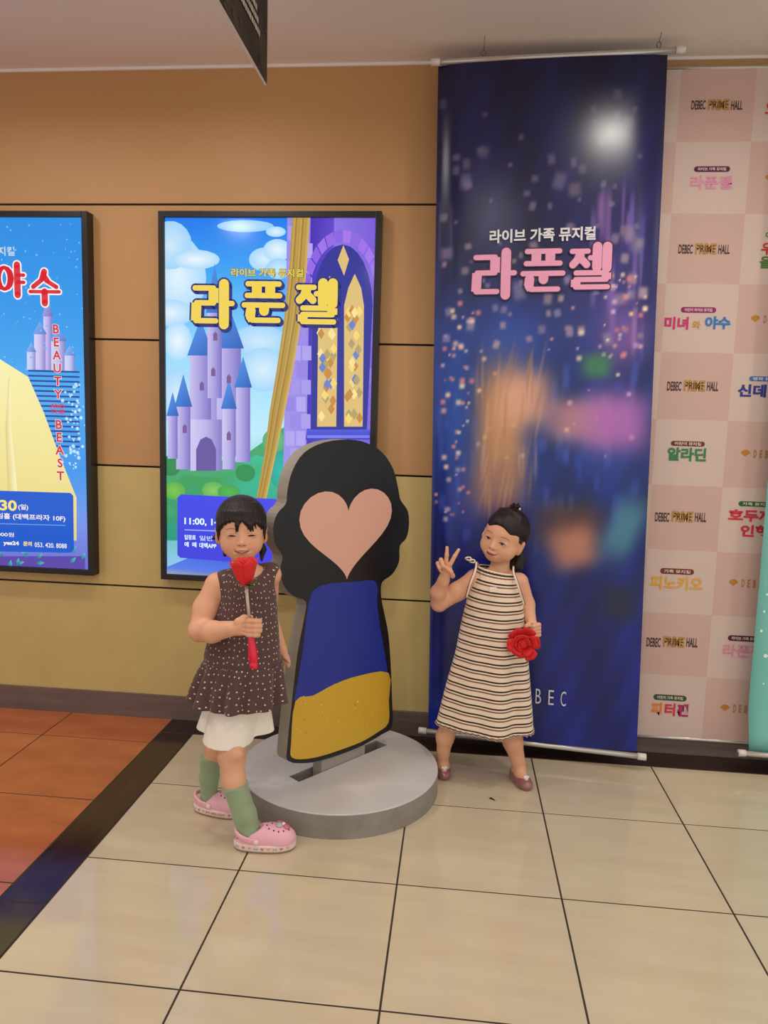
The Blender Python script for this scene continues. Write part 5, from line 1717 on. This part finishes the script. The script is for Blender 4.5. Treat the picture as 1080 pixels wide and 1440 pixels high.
for pts in ([PX(656, 840, -.425), PX(661, 822, -.444), PX(667, 806, -.440), PX(669.5, 797, -.420), PX(670, 791, -.385), PX(673, 795, -.345), PX(675, 803, -.318)],
            [PX(737, 850, -.415), PX(731, 832, -.436), PX(725.5, 815, -.436), PX(722, 804, -.418), PX(722, 797, -.385), PX(721, 799, -.35), PX(718, 806, -.320)]):
    q_ = smooth_open(pts, 5)
    tube_obj('strap', q_, .0038, m_trim, dress, 8)
    off = np.array([-.004 if pts[0][0] < 1.3 else .004, .002, -.001])
    tube_obj('strap_piping', [p + off for p in q_], .0024, m_trimd, dress, 6)
nk = []
for q in np.linspace(-1.25, 1.25, 25):
    c = rings2[0]
    nk.append((c[0] + (c[3] + .002) * math.sin(q), c[1] - (c[4] + .003) * math.cos(q), c[2] - .0125 * math.sin(q) + .001))
tube_obj('neck_binding', nk, .0032, m_trim, dress, 8)
for (x, y, dx) in ((658.5, 785.5, -1), (664, 789, 1)):       # shoulder bow
    c = np.array(PX(x, y, -.39))
    lp = [c + np.array([.011 * math.cos(q) , .004 * math.sin(2 * q), .0055 * math.sin(q)]) for q in np.linspace(0, 2 * math.pi, 17)]
    tube_obj('bow_loop', lp, .0030, m_trim, dress, 6); tube_obj('bow_edge', [p + np.array([0, .003, -.0035]) for p in lp], .0022, m_trimd, dress, 6)
p = PX(693.5, 829.5, -.4600)
box_obj('cloth_tag', (p[0] - .013, p[0] + .013, p[1] - .004, p[1] + .012, p[2] - .009, p[2] + .009), m_trim, dress, .002)

# soft jelly flats with a small pale ornament
m_jelly = mat('mauve_jelly', (150, 98, 96), .2, coat=.5)
for h_, t_, w_ in SH:
    h_, t_ = np.array(h_, float), np.array(t_, float); L_ = np.linalg.norm(t_ - h_); f_ = (t_ - h_) / L_; u_ = np.array([0, 0, 1.0]); r_ = np.cross(f_, u_); Bs = np.stack([f_, r_, u_], 1)
    Wp = lambda a, b, c: h_ + f_ * a + r_ * b + u_ * c
    e = empty('jelly_shoe', tuple((h_ + t_) / 2 - np.array(wloc(k2)))); e.parent = k2
    K = Clay(np.minimum(h_, t_) - .05, np.maximum(h_, t_) + np.array([.05, .05, .09]), .0016)
    K.ell(Wp(L_ * .68, 0, .016), (L_ * .35, w_ * .50, .026), Bs, 0)
    K.ell(Wp(L_ * .28, 0, .022), (L_ * .31, w_ * .46, .036), Bs, .02)
    K.plane((0, 0, .0), -u_, .002)
    K.ell(Wp(L_ * .38, 0, .052), (L_ * .40, w_ * .42, .038), Bs, .004, 'cut')
    K.ell(Wp(L_ * .45, 0, .024), (L_ * .42, w_ * .38, .022), Bs, .002, 'cut')
    K.build('shoe_body', m_jelly, e)
    cc = Wp(L_ * .78, 0, .044)
    for dx, dz, rr in ((-.007, .002, .0058), (.007, .002, .0058), (0, -.003, .0062), (0, .005, .0045)):
        bm = bmesh.new(); bmesh.ops.create_icosphere(bm, subdivisions=2, radius=rr, matrix=Matrix.Translation(tuple(cc + r_ * dx + f_ * .004 + u_ * dz)))
        bm_obj('ornament', bm, m_charmw, e, True)

# red rose in the other hand
RC = np.array(PX(735.5, 902, -.452)); RA = np.array([-.12, -1.0, -.05]); RA /= np.linalg.norm(RA)
w2_ = tag(empty('red_rose', tuple(RC)), 'red felt rose held low against the striped dress', 'toy flower')
rose(w2_, RC - RA * .004, RA, .044, .044, (3, 4, 5, 6), .005, .45)
tube_obj('stem', [RC, RC - RA * .01 + np.array([.012, .006, .012]), PX(746, 888, -.424), PX(752, 883, -.408)], [.004, .004, .004, .004], m_stem, w2_, 8)
leaf(w2_, PX(741, 893, -.452), PX(744.5, 881, -.462), .014, (0, -1, .3)); leaf(w2_, PX(742, 894, -.452), PX(750, 889, -.458), .010, (0, -1, .3))
# scrap of litter on the tiles
q0 = atz(692, 1124, 0.0)
m_lit_ = mat('dry_scrap', (54, 40, 26), .8)
pydata('floor_scrap', [q0 + np.array(v) for v in ((-.012, .006, .001), (-.002, .004, .006), (.004, -.002, .003), (.014, -.012, .001), (.002, -.007, .002), (-.006, 0, .007), (-.010, .001, .001), (.006, -.008, .006))],
       [(0, 1, 5, 6), (1, 2, 4, 5), (2, 7, 4), (2, 3, 7), (3, 4, 7), (6, 5, 4), (0, 6, 4, 3, 2, 1)], m_lit_)
tag(bpy.data.objects['floor_scrap'], 'tiny dark scrap lying on the beige tiles before the striped dress', 'litter')
bpy.data.scenes.remove(TMP)
